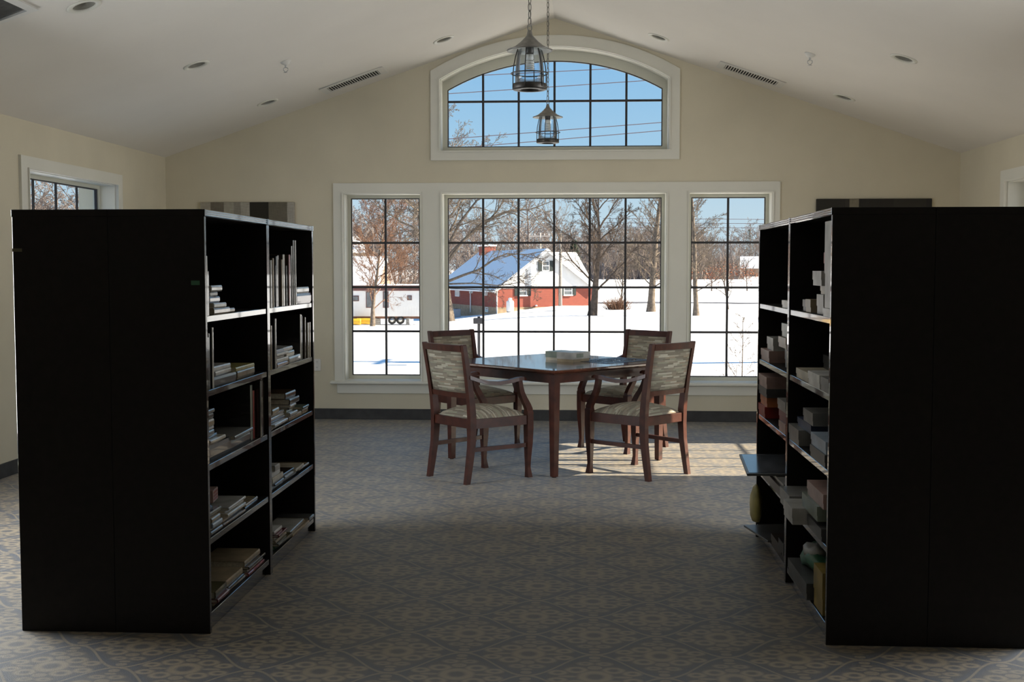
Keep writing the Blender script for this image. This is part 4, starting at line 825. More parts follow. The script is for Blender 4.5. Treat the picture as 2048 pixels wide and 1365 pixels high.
# ================================================================== TABLE AND CHAIRS
def corner_leg(mb, x, y, w0, w1, z0, z1):
    mb.loft([[(x + sx_ * w / 2, y + sy_ * w / 2, z) for sx_, sy_ in ((-1, -1), (1, -1), (1, 1), (-1, 1))] for w, z in ((w1, z0), (w0, z1 - .1), (w0, z1))])
TBL = empty('game_table', (-.205, 9.04, 0), math.radians(46), 'square mahogany table standing cornerwise among four armchairs', 'table')
S = .622; HT = .752
MB().box((-S, -S, HT - .022), (S, S, HT), bev=.006).build('tabletop', pm('table_top', (.085, .026, .014), .16, .5, nscale=14, namt=.25, coat=.6), TBL)
m = MB()
m.box((-S + .006, -S + .006, HT - .031), (S - .006, S - .006, HT - .0225), bev=.004)
m.build('edge_bead', M_mahog, TBL)
A = S - .05
for k in range(4):
    R = Matrix.Rotation(k * PI / 2, 4, 'Z')
    MB().box((-A + .03, -A, HT - .095), (A - .03, -A + .022, HT - .0315), R).build('apron', M_mahog, TBL)
for sx_, sy_ in ((-1, -1), (1, -1), (1, 1), (-1, 1)):
    mb = MB(); corner_leg(mb, sx_ * (A - .018), sy_ * (A - .018), .056, .040, .006, HT - .0315)
    lg = mb.build('leg', M_mahog, TBL)
    MB().lathe([(0, 0), (.014, 0), (.016, .004), (.014, .008), (0, .008)], 12, T=Matrix.Translation((sx_ * (A - .018), sy_ * (A - .018), 0))).build('glide', M_dark, lg)
# ---- armchair, local x = forward
def chair_meshes():
    out = []
    def add(nm, mb, mat): out.append((nm, mb.mesh(nm, mat)))
    def sect(c, wx, wy): x, y, z = c; return [(x - wx / 2, y - wy / 2, z), (x + wx / 2, y - wy / 2, z), (x + wx / 2, y + wy / 2, z), (x - wx / 2, y + wy / 2, z)]
    for s in (-1, 1):           # rear leg runs up into the back upright
        pr = [(-.275, .215, 0, .036, .032), (-.258, .214, .10, .040, .034), (-.235, .212, .25, .046, .036), (-.228, .211, .36, .050, .038), (-.230, .211, .46, .050, .038), (-.240, .213, .56, .046, .036), (-.262, .216, .70, .040, .034), (-.288, .220, .84, .034, .032), (-.306, .222, .935, .030, .031), (-.308, .222, .942, .024, .026)]
        add('rear_leg', MB().loft([sect((x, s * y, z), a, b) for x, y, z, a, b in pr]), M_mahog)
    for s in (-1, 1):           # tapered cabriole-like front leg
        pr = [(.238, .248, 0, .040, .040), (.236, .248, .02, .036, .036), (.230, .248, .07, .028, .028), (.230, .249, .14, .034, .033), (.233, .25, .24, .046, .043), (.235, .25, .34, .052, .046), (.235, .25, .455, .052, .046), (.233, .25, .465, .044, .040)]
        add('front_leg', MB().loft([sect((x, s * y, z), a, b) for x, y, z, a, b in pr]), M_mahog)
    # seat rails
    f = MB()
    f.box((.212, -.228, .372), (.245, .228, .435), bev=.003)
    f.box((-.245, -.195, .372), (-.215, .195, .435), bev=.003)
    for s in (-1, 1):
        f.loft([[(-.21, s * (.214 + d), z) for d, z in ((-.014, .372), (.014, .372), (.014, .435), (-.014, .435))], [(.215, s * (.25 + d), z) for d, z in ((-.014, .372), (.014, .372), (.014, .435), (-.014, .435))]])
    add('seat_frame', f, M_mahog)
    for s in (-1, 1):
        add('stretcher', MB().loft([[(-.232, s * .212 + d, .228 + z) for d, z in ((-.010, -.014), (.010, -.014), (.010, .014), (-.010, .014))], [(.23, s * .249 + d, .228 + z) for d, z in ((-.010, -.014), (.010, -.014), (.010, .014), (-.010, .014))]]), M_mahog)
    # seat cushion: domed, rounded rim
    n = 14; vs = []; fs = []
    for i in range(n + 1):
        for j in range(n + 1):
            a = -1 + 2 * i / n; b = -1 + 2 * j / n
            rx = .232 + .0 * b; hw = .212 + .038 * (a + 1) / 2
            ex = 1 - abs(a) ** 4; ey = 1 - abs(b) ** 4
            rnd_ = 1 - .045 * (a * a * b * b)
            z = .437 + .028 * (max(0, ex) ** .42) * (max(0, ey) ** .42) + .040 * max(0, 1 - a * a) * max(0, 1 - b * b)
            vs.append((a * rx * rnd_ + .008, b * hw * rnd_, z))
    for i in range(n):
        for j in range(n):
            q = i * (n + 1) + j; fs.append((q, q + n + 1, q + n + 2, q + 1))
    m = MB().add(vs, fs, True)
    b0 = len(m.v)
    rim = [i * (n + 1) for i in range(n + 1)] + [n * (n + 1) + j for j in range(1, n + 1)] + [i * (n + 1) + n for i in range(n - 1, -1, -1)] + [j for j in range(n - 1, 0, -1)]
    low = [(m.v[k][0] * 1.0, m.v[k][1] * 1.0, .4352) for k in rim]
    m.v.extend(low)
    for k in range(len(rim)):
        k2 = (k + 1) % len(rim)
        m.f.append([rim[k], rim[k2], b0 + k2, b0 + k]); m.m.append(0); m.sm.append(True)
    m.f.append([b0 + k for k in range(len(rim))]); m.m.append(0); m.sm.append(False)
    add('seat', m, M_seat_f)
    # upholstered back pad, slightly curved, between the uprights
    def bx(z): return -.240 - (z - .56) * .175
    fr = []; NZ = 8; NY = 8
    v2 = []; f2 = []
    for side in (0, 1):
        for i in range(NZ + 1):
            for j in range(NY + 1):
                b = -1 + 2 * j / NY; z = .610 + .285 * i / NZ
                hw = .196 + .008 * i / NZ
                ed = (max(0, 1 - abs(b) ** 6) * max(0, 1 - abs(-1 + 2 * i / NZ) ** 6)) ** .4
                th = .006 + .014 * ed
                v2.append((bx(z) - .018 * (1 - b * b) + (th if side else -th), b * hw, z))
    N1 = (NZ + 1) * (NY + 1)
    for side in (0, 1):
        for i in range(NZ):
            for j in range(NY):
                q = side * N1 + i * (NY + 1) + j; f2.append((q, q + 1, q + NY + 2, q + NY + 1))
    rim = [j for j in range(NY + 1)] + [(i * (NY + 1) + NY) for i in range(1, NZ + 1)] + [NZ * (NY + 1) + j for j in range(NY - 1, -1, -1)] + [i * (NY + 1) for i in range(NZ - 1, 0, -1)]
    for k in range(len(rim)):
        a, b = rim[k], rim[(k + 1) % len(rim)]; f2.append((a, b, N1 + b, N1 + a))
    add('backrest', MB().add(v2, f2, True), M_back_f)
    for nm, z0, z1, th in (('top_rail', .893, .938, .028), ('lower_rail', .578, .612, .024)):
        r = []
        for k in range(9):
            b = -1 + 2 * k / 8; xx = bx((z0 + z1) / 2) - .016 * (1 - b * b)
            r.append([(xx - th / 2, b * .206, z0), (xx + th / 2, b * .206, z0), (xx + th / 2 - (z1 - z0) * .175, b * .206, z1), (xx - th / 2 - (z1 - z0) * .175, b * .206, z1)])
        add(nm, MB().loft(r), M_mahog)
    for s in (-1, 1):           # arm: dips from the upright, levels, scrolls at the front
        P = [(-.262, .226, .722), (-.20, .236, .700), (-.12, .246, .680), (-.03, .254, .672), (.06, .259, .680), (.125, .262, .692), (.17, .263, .694), (.195, .263, .688)]
        r = []
        for i, (x, y, z) in enumerate(P):
            a = (.030, .034, .038, .040, .042, .046, .046, .030)[i]; h = (.026, .026, .024, .024, .024, .024, .024, .014)[i]
            r.append([(x, s * y - a / 2, z - h / 2), (x, s * y + a / 2, z - h / 2), (x, s * y + a / 2 * .8, z + h / 2), (x, s * y - a / 2 * .8, z + h / 2)])
        add('armrest', MB().loft(r), M_mahog)
        Q = [(.140, .260, .682, .036), (.148, .260, .64, .036), (.160, .258, .60, .040), (.182, .256, .56, .046), (.212, .253, .515, .052), (.232, .251, .48, .052), (.235, .25, .455, .050)]
        add('arm_post', MB().loft([sect((x, s * y, z), w_, .034) for x, y, z, w_ in Q]), M_mahog)
    return out
CH = chair_meshes()
for x, y, a, lab in ((-.712, 8.292, 42.5, 'mahogany armchair with striped upholstery, near left side of the table, back towards the camera'),
                     (.396, 8.488, 137.5, 'mahogany armchair with striped upholstery, near right side of the table, one leg in sunlight'),
                     (-.862, 9.620, -44.5, 'mahogany armchair mostly hidden behind the near left chair, facing the camera'),
                     (.335, 9.690, 226.5, 'mahogany armchair behind the near right chair, its back against the window light')):
    e = empty('armchair', (x, y, 0), math.radians(a), lab, 'chair', 'armchairs around the table')
    for nm, me in CH: link(nm, me, e)
# ---- on the table
def carton(name, loc, rz, sx_, sy_, h, mat, lidmat, label, group=None, lid=.55, cat='box', panel=None):
    e = empty(name, loc, rz, label, cat, group)
    MB().box((-sx_ / 2, -sy_ / 2, 0), (sx_ / 2, sy_ / 2, h - .003)).build('tray', mat, e)
    l = MB(); t = .0025; z0 = h * (1 - lid)
    l.box((-sx_ / 2 - t, -sy_ / 2 - t, h - .003), (sx_ / 2 + t, sy_ / 2 + t, h))
    for lo, hi in (((-sx_ / 2 - t, -sy_ / 2 - t, z0), (sx_ / 2 + t, -sy_ / 2, h - .003)), ((-sx_ / 2 - t, sy_ / 2, z0), (sx_ / 2 + t, sy_ / 2 + t, h - .003)), ((-sx_ / 2 - t, -sy_ / 2, z0), (-sx_ / 2, sy_ / 2, h - .003)), ((sx_ / 2, -sy_ / 2, z0), (sx_ / 2 + t, sy_ / 2, h - .003))): l.box(lo, hi)
    lo_ = l.build('lid', lidmat, e)
    if panel:
        m = MB()
        m.box((-sx_ * .3, -sy_ / 2 - t - .0008, z0 + .01), (sx_ * .12, -sy_ / 2 - t, h - .01))
        m.box((sx_ / 2 + t, -sy_ * .25, z0 + .012), (sx_ / 2 + t + .0008, sy_ * .3, h - .012))
        m.build('printed_panel', panel, lo_)
    return e
def boxmat(c): return pm('carton_' + c, BC[c], .35, .5, nscale=9, namt=.3)
carton('puzzle_box', (-.067, 9.015, HT), math.radians(52), .20, .15, .072, boxmat('tan'), boxmat('ltgrey'), 'pale puzzle box nearest the corner of the table, seen on its edge', 'puzzle boxes on the table', .7, panel=boxmat('greygreen'))
carton('puzzle_box', (-.165, 9.175, HT), math.radians(48), .17, .15, .066, boxmat('cream'), boxmat('greygreen'), 'green grey puzzle box just behind the pale one on the table', 'puzzle boxes on the table', .7, panel=boxmat('tan'))
rnd = random.Random(11)
m = MB()
Rz = Matrix.Translation((.235, 9.10, HT)) @ Matrix.Rotation(math.radians(46), 4, 'Z')
for i in range(22):
    for j in range(16):
        ex = min(i, 21 - i, j, 15 - j)
        if ex > 2 and rnd.random() < .45: continue
        a = rnd.uniform(-.08, .08) if ex < 2 else rnd.uniform(0, 3)
        T = Rz @ Matrix.Translation((-.26 + i * .0245, -.18 + j * .0235, 0)) @ Matrix.Rotation(a, 4, 'Z')
        m.cur = rnd.choice((0, 0, 0, 1, 2))
        m.prism([(-.011, -.010), (-.003, -.010), (0, -.006), (.003, -.010), (.011, -.010), (.011, -.003), (.0145, 0), (.011, .003), (.011, .010), (-.011, .010)], .0002, .0022, T)
tag(m.build('jigsaw_pieces', [boxmat('dkbrown'), boxmat('navy'), boxmat('dkgrey')]), 'loose dark jigsaw pieces spread on the right half of the table', 'jigsaw puzzle', kind='stuff')

# ================================================================== BOOKCASES
BW, BD, BH, PT = .945, .385, 1.68, .022
LV = [.0775, .3765, .6725, .9675, 1.2625]
def unit_meshes():
    o = []
    def add(nm, mb):
        me = mb.mesh(nm, [M_espresso, M_edge])
        for p in me.polygons:
            if abs(p.normal.x) > .6 and p.center.x > BD - .03: p.material_index = 1     # glossy edge band on the front edges
        o.append((nm, me))
    for y in (0, BW - PT): add('side_panel', MB().box((0, y + .0004, 0), (BD - .002, y + PT - .0004, BH - .028), bev=.0012))
    # top with a fluted front edge
    t = MB().box((0, .0004, BH - .028), (BD - .006, BW - .0004, BH), bev=.001)
    z = BH - .028
    for k in range(3): t.box((BD - .006, .012, z + .0015 + k * .0088), (BD, BW - .012, z + .0088 + k * .0088), bev=.0015)
    for y in (.0004, BW - .0124): t.box((BD - .006, y, z), (BD + .001, y + .012, BH), bev=.001)
    add('top_panel', t)
    add('back_panel', MB().box((.002, PT, .02), (.008, BW - PT, BH - .03)))
    for k, zt in enumerate(LV): add('shelf', MB().box((.008, PT, zt - .025), (BD - .006, BW - PT, zt), bev=.0015))
    add('kick_plate', MB().box((BD - .04, PT, 0), (BD - .022, BW - PT, LV[0] - .0255)))
    return o
UM = unit_meshes()
YN = 4.605
UNITS = [(-1.467 - BD, YN, 0, 'near bay of left pair, shelves facing the aisle'), (-1.467 - BD, YN + BW + .001, 0, 'far bay of left pair, shelves facing the aisle'),
         (-1.467 - BD - .001, YN + BW, PI, 'back to back with the left near bay'),
         (.938 + BD, YN + BW, PI, 'near bay of right pair, shelves facing the aisle'), (.938 + BD, YN + 2 * BW + .001, PI, 'far bay of right pair, shelves facing the aisle'),
         (.938 + BD + .001, YN, 0, 'back to back with the right near bay')]
for i, (x, y, r, lab) in enumerate(UNITS):
    e = empty('bookcase', (x, y, 0), r, 'tall black brown bookcase, ' + lab, 'bookcase', 'dark bookcase units')
    sides = []
    for nm, me in UM:
        q = link(nm, me, e)
        if nm == 'side_panel': sides.append(q)
    if i == 0: MB().box((.328, -.0006, 1.385), (.362, .0004, 1.402)).build('sticker', boxmat('green'), sides[0])
    if i == 2: MB().box((.345, BW - .0004, 1.515), (.384, BW + .0006, 1.528)).build('sticker', boxmat('olive'), sides[1])
XF = -1.467
def book(kind, y0, ln, z, h, dep, back, c, rot, label, group):
    """F: lying, spine along y facing the aisle; U: upright, thickness along y"""
    cm = bookmat(c); t = .0022; z += .0007
    lo, hi = (4.632, 5.523) if y0 < 5.53 else (5.578, 6.468)      # keep inside the bay
    y0 = max(y0, lo); ln = min(ln, hi - y0)
    e = empty('book', (XF - back, y0, z), 0, label, 'book', group)
    if kind == 'F':
        yc = ln / 2; R = Matrix.Translation((0, yc, 0)) @ Matrix.Rotation(math.radians(rot), 4, 'Z')
        a, b = -ln / 2, ln / 2
        cv = MB().box((-dep, a, 0), (0, b, t), R).box((-dep, a, h - t), (0, b, h), R)
        cv.loft([[(0, yy, 0), (.003, yy, h * .25), (.003, yy, h * .75), (0, yy, h), (-.003, yy, h * .9), (-.003, yy, h * .1)] for yy in (a, b)], T=R)
        cv.build('cover', cm, e)
        MB().box((-dep + .004, a + .004, t), (-.003, b - .004, h - t), R).build('pages', M_page, e)
    else:
        R = Matrix.Rotation(math.radians(rot), 4, 'X')
        cv = MB().box((-dep, 0, 0), (0, t, h), R).box((-dep, ln - t, 0), (0, ln, h), R)
        sp = MB()
        sp.loft([[(0, 0, zz), (.003, ln * .25, zz), (.003, ln * .75, zz), (0, ln, zz), (-.003, ln * .9, zz), (-.003, ln * .1, zz)] for zz in (0, h)], T=R)
        cv.build('cover', bookmat('black' if c in ('black', 'grey', 'dkgrey', 'greygreen', 'ltgrey', 'white') else 'dkbrown'), e)  # boards kept dark: shade inside the shelves is put into their colour
        sp.build('spine', cm, e)
        MB().box((-dep + .004, t, .003), (-.003, ln - t, h - .004), R).build('pages', M_page, e)
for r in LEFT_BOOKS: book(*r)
XG = .938
for (y0, wd, z, h, dep, back, c, yaw, label, group) in RIGHT_BOXES:
    lo, hi = (4.630, 5.525) if y0 + wd / 2 < 5.55 else (5.576, 6.470)
    y1 = min(y0 + wd, hi); y0 = max(y0, lo); wd = y1 - y0; z += .0007
    carton('game_box', (XG + back + dep / 2, y0 + wd / 2, z), 0, dep - .006, wd - .007, h, boxmat(c), boxmat(c), label, group, .6)
# odd things on the lower right shelves
def spot(x, y, z): return (x, y, z)
e = empty('red_white_box', (-1.60, 4.915, .3765 + .094), math.radians(6), 'small red and white box on top of the middle pile, fourth shelf, left bookcase', 'box')
e.name = 'small_box'
MB().box((-.06, -.04, 0), (.06, .06, .052), bev=.002).build('carton', boxmat('pink'), e)
m = MB()
for k in range(3): m.box((.06, -.03, .008 + k * .014), (.0606, .05, .016 + k * .014))
m.build('printed_band', boxmat('red'), e)
e = empty('toy', (-1.53, 4.72, .3765 + .0885), .4, 'small blue crumpled pouch on the near pile, fourth shelf, left bookcase', 'pouch'); e.name = 'pouch'
m = MB()
pr = [[(r * math.cos(a) * (1 + .15 * math.sin(3 * a + z * 40)), r * 1.3 * math.sin(a), z) for a in [2 * PI * k / 14 for k in range(14)]] for r, z in ((.030, 0), (.040, .008), (.036, .022), (.02, .034), (.006, .037))]
m.loft(pr, True); m.build('bag', boxmat('navy'), e)
# big game board sticking out of the far bay
e = empty('game_board', (.80, 5.83, .443), math.radians(-4), 'big dark flat board sticking out of the far bay into the aisle, right bookcase', 'game board')
MB().box((0, 0, 0), (.46, .62, .012), Matrix.Rotation(math.radians(-1.2), 4, 'Y'), bev=.002).build('board', boxmat('dkgrey'), e)
MB().box((.012, .02, .0121), (.44, .60, .0132), Matrix.Rotation(math.radians(-1.2), 4, 'Y')).build('printed_face', pm('glossy_dark_print', (.10, .11, .13), .18, .6, nscale=12, namt=.4), e)
e = empty('flat_board', (.93, 6.0, .0782), math.radians(11), 'thin grey board leaning out of the bottom shelf, far bay, right bookcase', 'board')
MB().box((0, 0, 0), (.26, .37, .010), bev=.002).build('board', boxmat('dkgrey'), e)
e = empty('yellow_bag', (.905, 6.24, .14), 0, 'yellow plastic bag bulging out at the far end, bottom shelf, right bookcase', 'bag')
pr = [[(.028 * r * math.cos(a) * (1 + .12 * math.sin(4 * a + z * 30)), .075 * r * math.sin(a), z) for a in [2 * PI * k / 16 for k in range(16)]] for r, z in ((.7, 0), (1, .03), (1.05, .08), (.95, .13), (.6, .17), (.15, .19))]
MB().loft(pr, True).build('bag', boxmat('yellow'), e)
e = empty('shopping_bag', (1.06, 5.22, .1485), 0, 'crumpled green and white bag on the bottom shelf, near bay, right bookcase', 'bag')
pr = [[(.10 * r * math.cos(a) * (1 + .10 * math.sin(5 * a + z * 50)), .20 * r * math.sin(a) * (1 + .08 * math.sin(3 * a + z * 30)), z + .012 * math.sin(4 * a)) for a in [2 * PI * k / 20 for k in range(20)]] for r, z in ((.9, .013), (1, .03), (.95, .055), (.7, .075), (.25, .088))]
MB().loft(pr, True).build('bag', boxmat('green'), e)
pr = [[(-.045 + .05 * r * math.cos(a), .09 * r * math.sin(a), z + .006 * math.sin(3 * a)) for a in [2 * PI * k / 16 for k in range(16)]] for r, z in ((1, .06), (1.02, .085), (.8, .098), (.2, .103))]
MB().loft(pr, True).build('folded_sheet', boxmat('ltgrey'), e)
# ================================================================== OUTSIDE
def sm(t): t = max(0, min(1, t)); return t * t * (3 - 2 * t)
def ground(x, y):
    z = -.3 - .0195 * (min(y, 126) - 11.4)
    z += .13 * max(-12, min(0, x + 3)) * max(0, min(1, (y - 20) / 90)) * (1 - sm((y - 260) / 200))
    return z
def hump(x, y): return .03 * math.sin(x * .31 + y * .17) + .02 * math.sin(x * .9 - y * .4)
xs = [-700, -400, -250, -160, -110] + [-80 + 2.5 * k for k in range(57)] + [80, 110, 160, 250, 400, 700]
ys = [-60, -20, 0, 8] + [11.7 + 1.6 * k for k in range(84)] + [150, 156, 163, 172, 185, 200, 230, 270, 320, 400, 500, 650, 900, 1300, 2000, 3200]
vs = [(x, y, ground(x, y) + (hump(x, y) if y > 13 else -.02)) for y in ys for x in xs]
nx = len(xs)
fs = [(j * nx + i, j * nx + i + 1, (j + 1) * nx + i + 1, (j + 1) * nx + i) for j in range(len(ys) - 1) for i in range(nx - 1)
      if not (ys[j + 1] < 11.8 and xs[i] > -6 and xs[i + 1] < 6 and ys[j] > -30)]
def snow_mat():
    m, g, b = newmat('snow', .75, .25)
    tc = g.t.nodes.new('ShaderNodeTexCoord')
    n = g.node('ShaderNodeTexNoise', Scale=.35, Detail=8.0)
    n.inputs['Roughness'].default_value = .65
    mp = g.node('ShaderNodeMapping'); mp.inputs['Scale'].default_value = (.35, 1.6, 1)
    g.t.links.new(tc.outputs['Object'], mp.inputs[0]); g.t.links.new(mp.outputs[0], n.inputs['Vector'])
    X, Y, Z = g.sep()
    # dead grass showing through near the house lawn only
    dx = g('DIVIDE', g('SUBTRACT', X, 1.5), 15.0); dy = g('DIVIDE', g('SUBTRACT', Y, 92.0), 28.0)
    near = g('SUBTRACT', 1.0, g('ADD', g('MULTIPLY', dx, dx), g('MULTIPLY', dy, dy)), clamp=True)
    f = g('MULTIPLY', g('MULTIPLY', g('SUBTRACT', n.outputs['Fac'], .5), 9.0, clamp=True), near)
    g.t.links.new(g.mix(f, (.86, .87, .89), (.15, .11, .065)), b.inputs['Base Color'])
    n2 = g.node('ShaderNodeTexNoise', Scale=1.3, Detail=6.0)
    g.t.links.new(mp.outputs[0], n2.inputs['Vector'])
    bp = g.node('ShaderNodeBump', Strength=.35, Distance=.05)
    g.t.links.new(n2.outputs['Fac'], bp.inputs['Height']); g.t.links.new(bp.outputs[0], b.inputs['Normal'])
    return m
M_snow = snow_mat()
tag(MB().add(vs, fs, True).build('ground', M_snow), kind='structure')
rv = [(x, y, ground(x, y) + hump(x, y) + .05) for x in [-5 + 3 * k for k in range(30)] for y in (137, 141)]
tag(MB().add(rv, [(2 * k, 2 * k + 1, 2 * k + 3, 2 * k + 2) for k in range(29)]).build('road', pm('wet_asphalt', (.12, .12, .14), .7, nscale=1, namt=.3)), kind='structure')
# ---- bare trees
M_bark = pm('bark_grey', (.145, .118, .095), .9, .2, nscale=6, namt=.4)
M_bark2 = pm('bark_brown', (.105, .078, .06), .9, .2, nscale=6, namt=.4)
M_rust = pm('twig_rust', (.19, .11, .075), .9, .2, nscale=6, namt=.35)
M_wood_far = pm('far_wood', (.19, .158, .145), .95, .1, nscale=.6, namt=.35)
def sidev(d, r):
    a = Vector((r.gauss(0, 1), r.gauss(0, 1), r.gauss(0, 1)))
    a -= d * a.dot(d)
    return a.normalized()
def grow(mbs, p, d, L, rad, lv, c, r, path=None):
    """one branch and, recursively, its children; mbs = meshes by level"""
    ns = c['seg'][lv]
    if path is None:
        pts = [p.copy()]
        q = p.copy(); dd = d.copy()
        for i in range(ns):
            dd = (dd + sidev(dd, r) * c['jit'][lv] + Vector((0, 0, c['trop'][lv]))).normalized()
            q = q + dd * (L / ns); pts.append(q.copy())
    else: pts = [Vector(x) for x in path]; ns = len(pts) - 1
    rr = [max(c['rmin'], rad * (1 - (1 - c['tap'][lv]) * i / ns)) for i in range(ns + 1)]
    if lv == 0: rr[0] *= 1.35
    mbs[min(lv, len(mbs) - 1)].tube(pts, rr, c['sides'][lv], caps=False)
    if lv + 1 >= len(c['n']) + 1 or lv >= len(c['n']): return
    n = c['n'][lv]
    for k in range(n):
        t = c['t0'][lv] + (1 - c['t0'][lv]) * (k + r.random() * .8) / n
        f = t * ns; i = min(ns - 1, int(f)); a = f - i
        q = pts[i].lerp(pts[i + 1], a); ax = (pts[i + 1] - pts[i]).normalized()
        s = sidev(ax, r)
        if lv == 0:
            az = 2.4 * k + r.uniform(-.4, .4)
            s = Vector((math.cos(az), math.sin(az), 0)); s = (s - ax * s.dot(ax)).normalized()
        ang = c['ang'][lv] * r.uniform(.8, 1.2)
        nd = (ax * math.cos(ang) + s * math.sin(ang)).normalized()
        sh = c['shape'](t) if lv == 0 else (1 - .55 * t)
        l2 = L * c['len'][lv] * sh * r.uniform(.75, 1.15)
        r2 = min(rr[i] * .7, max(c['rmin'], rad * c['rad'][lv] * (.5 + .5 * sh)))
        grow(mbs, q, nd, l2, r2, lv + 1, c, r)
OAK = dict(seg=[9, 8, 5, 3, 2], jit=[.08, .22, .28, .3, .3], trop=[.05, .05, .03, .03, .04], tap=[.25, .2, .25, .3, .5], sides=[9, 5, 4, 3, 3], n=[15, 9, 7, 5], t0=[.28, .2, .15, .15], ang=[1.0, .8, .75, .7],
           len=[.62, .45, .45, .5], rad=[.42, .45, .4, .5], rmin=.010, shape=lambda t: 1.05 - .55 * t)
CONE = dict(OAK, seg=[12, 5, 4, 2, 2], jit=[.03, .1, .16, .2, .2], trop=[.02, .07, .06, .05, .05], n=[44, 8, 5, 2], t0=[.14, .15, .15, .2], ang=[1.05, .65, .6, .6], len=[.34, .42, .5, .5], rad=[.26, .5, .5, .6], rmin=.009, shape=lambda t: 1.08 - .86 * t)
VASE = dict(OAK, seg=[7, 7, 5, 3, 2], n=[13, 8, 7, 4], t0=[.22, .15, .15, .15], ang=[.62, .6, .65, .7], len=[.78, .42, .45, .5], trop=[.03, .06, .05, .04, .04], shape=lambda t: 1.0 - .35 * t, rmin=.010)
def tree(x, y, H, rad, cfg, seed, mat, label, tmat=None, lean=(0, 0), limbs=(), group='bare trees on the snowy lawn', scale_rmin=None, name='bare_tree'):
    z = ground(x, y) + hump(x, y) - .06
    r = random.Random(seed)
    e = empty(name, (x, y, z), 0, label, 'tree', group)
    c = dict(cfg)
    if scale_rmin: c['rmin'] = scale_rmin
    mbs = [MB(), MB(), MB()]
    grow(mbs, Vector((0, 0, 0)), Vector((lean[0], lean[1], 1)).normalized(), H, rad, 0, c, r)
    for P, rd in limbs: grow(mbs, None, None, sum((Vector(P[i + 1]) - Vector(P[i])).length for i in range(len(P) - 1)), rd, 1, c, r, path=P)
    mbs[0].build('trunk', tmat or mat, e); mbs[1].build('limbs', mat, e)
    tag(mbs[2].build('twigs', mat, e), kind='stuff')
    return e
# positions: at depth Y one metre is 2400/Y pixels
tree(-10.5, 93, 15.6, .47, dict(OAK, n=[24, 13, 9, 6], len=[.62, .42, .45, .5], rad=[.27, .42, .42, .5], rmin=.010), 5, M_bark, 'big spreading grey tree with a thick trunk at the left edge of the middle window',
     limbs=(([(0.0, 0.0, 3.16), (1.24, 0.0, 3.66), (2.48, 0.12, 4.09), (3.72, 0.25, 4.96), (4.59, 0.25, 5.33), (6.2, 0.37, 5.27), (7.69, 0.5, 5.58)], 0.12), ([(0.0, 0.0, 2.98), (1.98, 0.37, 3.04), (3.97, 0.62, 2.85), (5.7, 0.74, 3.1), (6.94, 0.87, 2.73)], 0.072), ([(0.0, 0.0, 4.71), (1.36, 0.0, 6.45), (2.85, 0.12, 7.81), (4.46, 0.25, 8.56), (6.57, 0.37, 8.8), (8.18, 0.62, 9.42)], 0.144), ([(0.0, 0.0, 5.7), (0.99, -0.25, 7.69), (2.36, -0.37, 9.42), (3.97, -0.25, 10.29), (5.7, 0.0, 11.16)], 0.132)))
tree(-17.8, 101, 10.6, .19, dict(VASE, n=[26, 12, 9, 6], t0=[.13, .15, .15, .15], tap=[.1, .2, .25, .3, .5], ang=[.8, .6, .65, .7], len=[.62, .42, .45, .5], rad=[.26, .42, .42, .5], rmin=.009), 8, M_rust, 'rust coloured young tree in front of the white trailer, left window', tmat=M_bark, group='bare trees on the snowy lawn')
tree(.62, 76, 7.6, .25, dict(VASE, n=[16, 10, 9, 6], t0=[.2, .15, .15, .15], tap=[.12, .2, .25, .3, .5], rad=[.3, .42, .42, .5], ang=[.7, .6, .65, .7], rmin=.007, len=[.72, .42, .45, .5]), 21, M_bark2, 'dark trunked leaning tree in front of the right end of the brick house', lean=(.10, 0))
tree(5.4, 95, 12.6, .30, dict(CONE, n=[46, 10, 7, 3], len=[.40, .42, .5, .5], rad=[.20, .5, .5, .6], rmin=.008), 31, M_bark, 'tall straight tree with snowless ground around it, right part of the middle window')
tree(7.15, 76, 10.6, .17, dict(CONE, n=[48, 10, 7, 3], len=[.33, .42, .5, .5], rad=[.20, .5, .5, .6], rmin=.007), 44, M_bark, 'narrow upright tree at the left edge of the right hand window')
tree(1.92, 14.6, 1.28, .011, dict(CONE, n=[26, 6, 3], seg=[9, 4, 3, 2], t0=[.12, .2, .2], rmin=.0019, len=[.36, .42, .42]), 52, M_bark2, 'thin leafless sapling close outside the right hand window', scale_rmin=.0019, group='saplings')
tree(12.6, 105, 3.6, .09, dict(VASE, n=[8, 5, 4]), 61, M_bark2, 'small low tree by the road, seen through the right hand window')
tree(-3.4, 150, 11.5, .14, dict(VASE, n=[8, 6, 5, 3]), 63, M_bark, 'slim tree rising behind the brick house ridge, beside the utility pole')
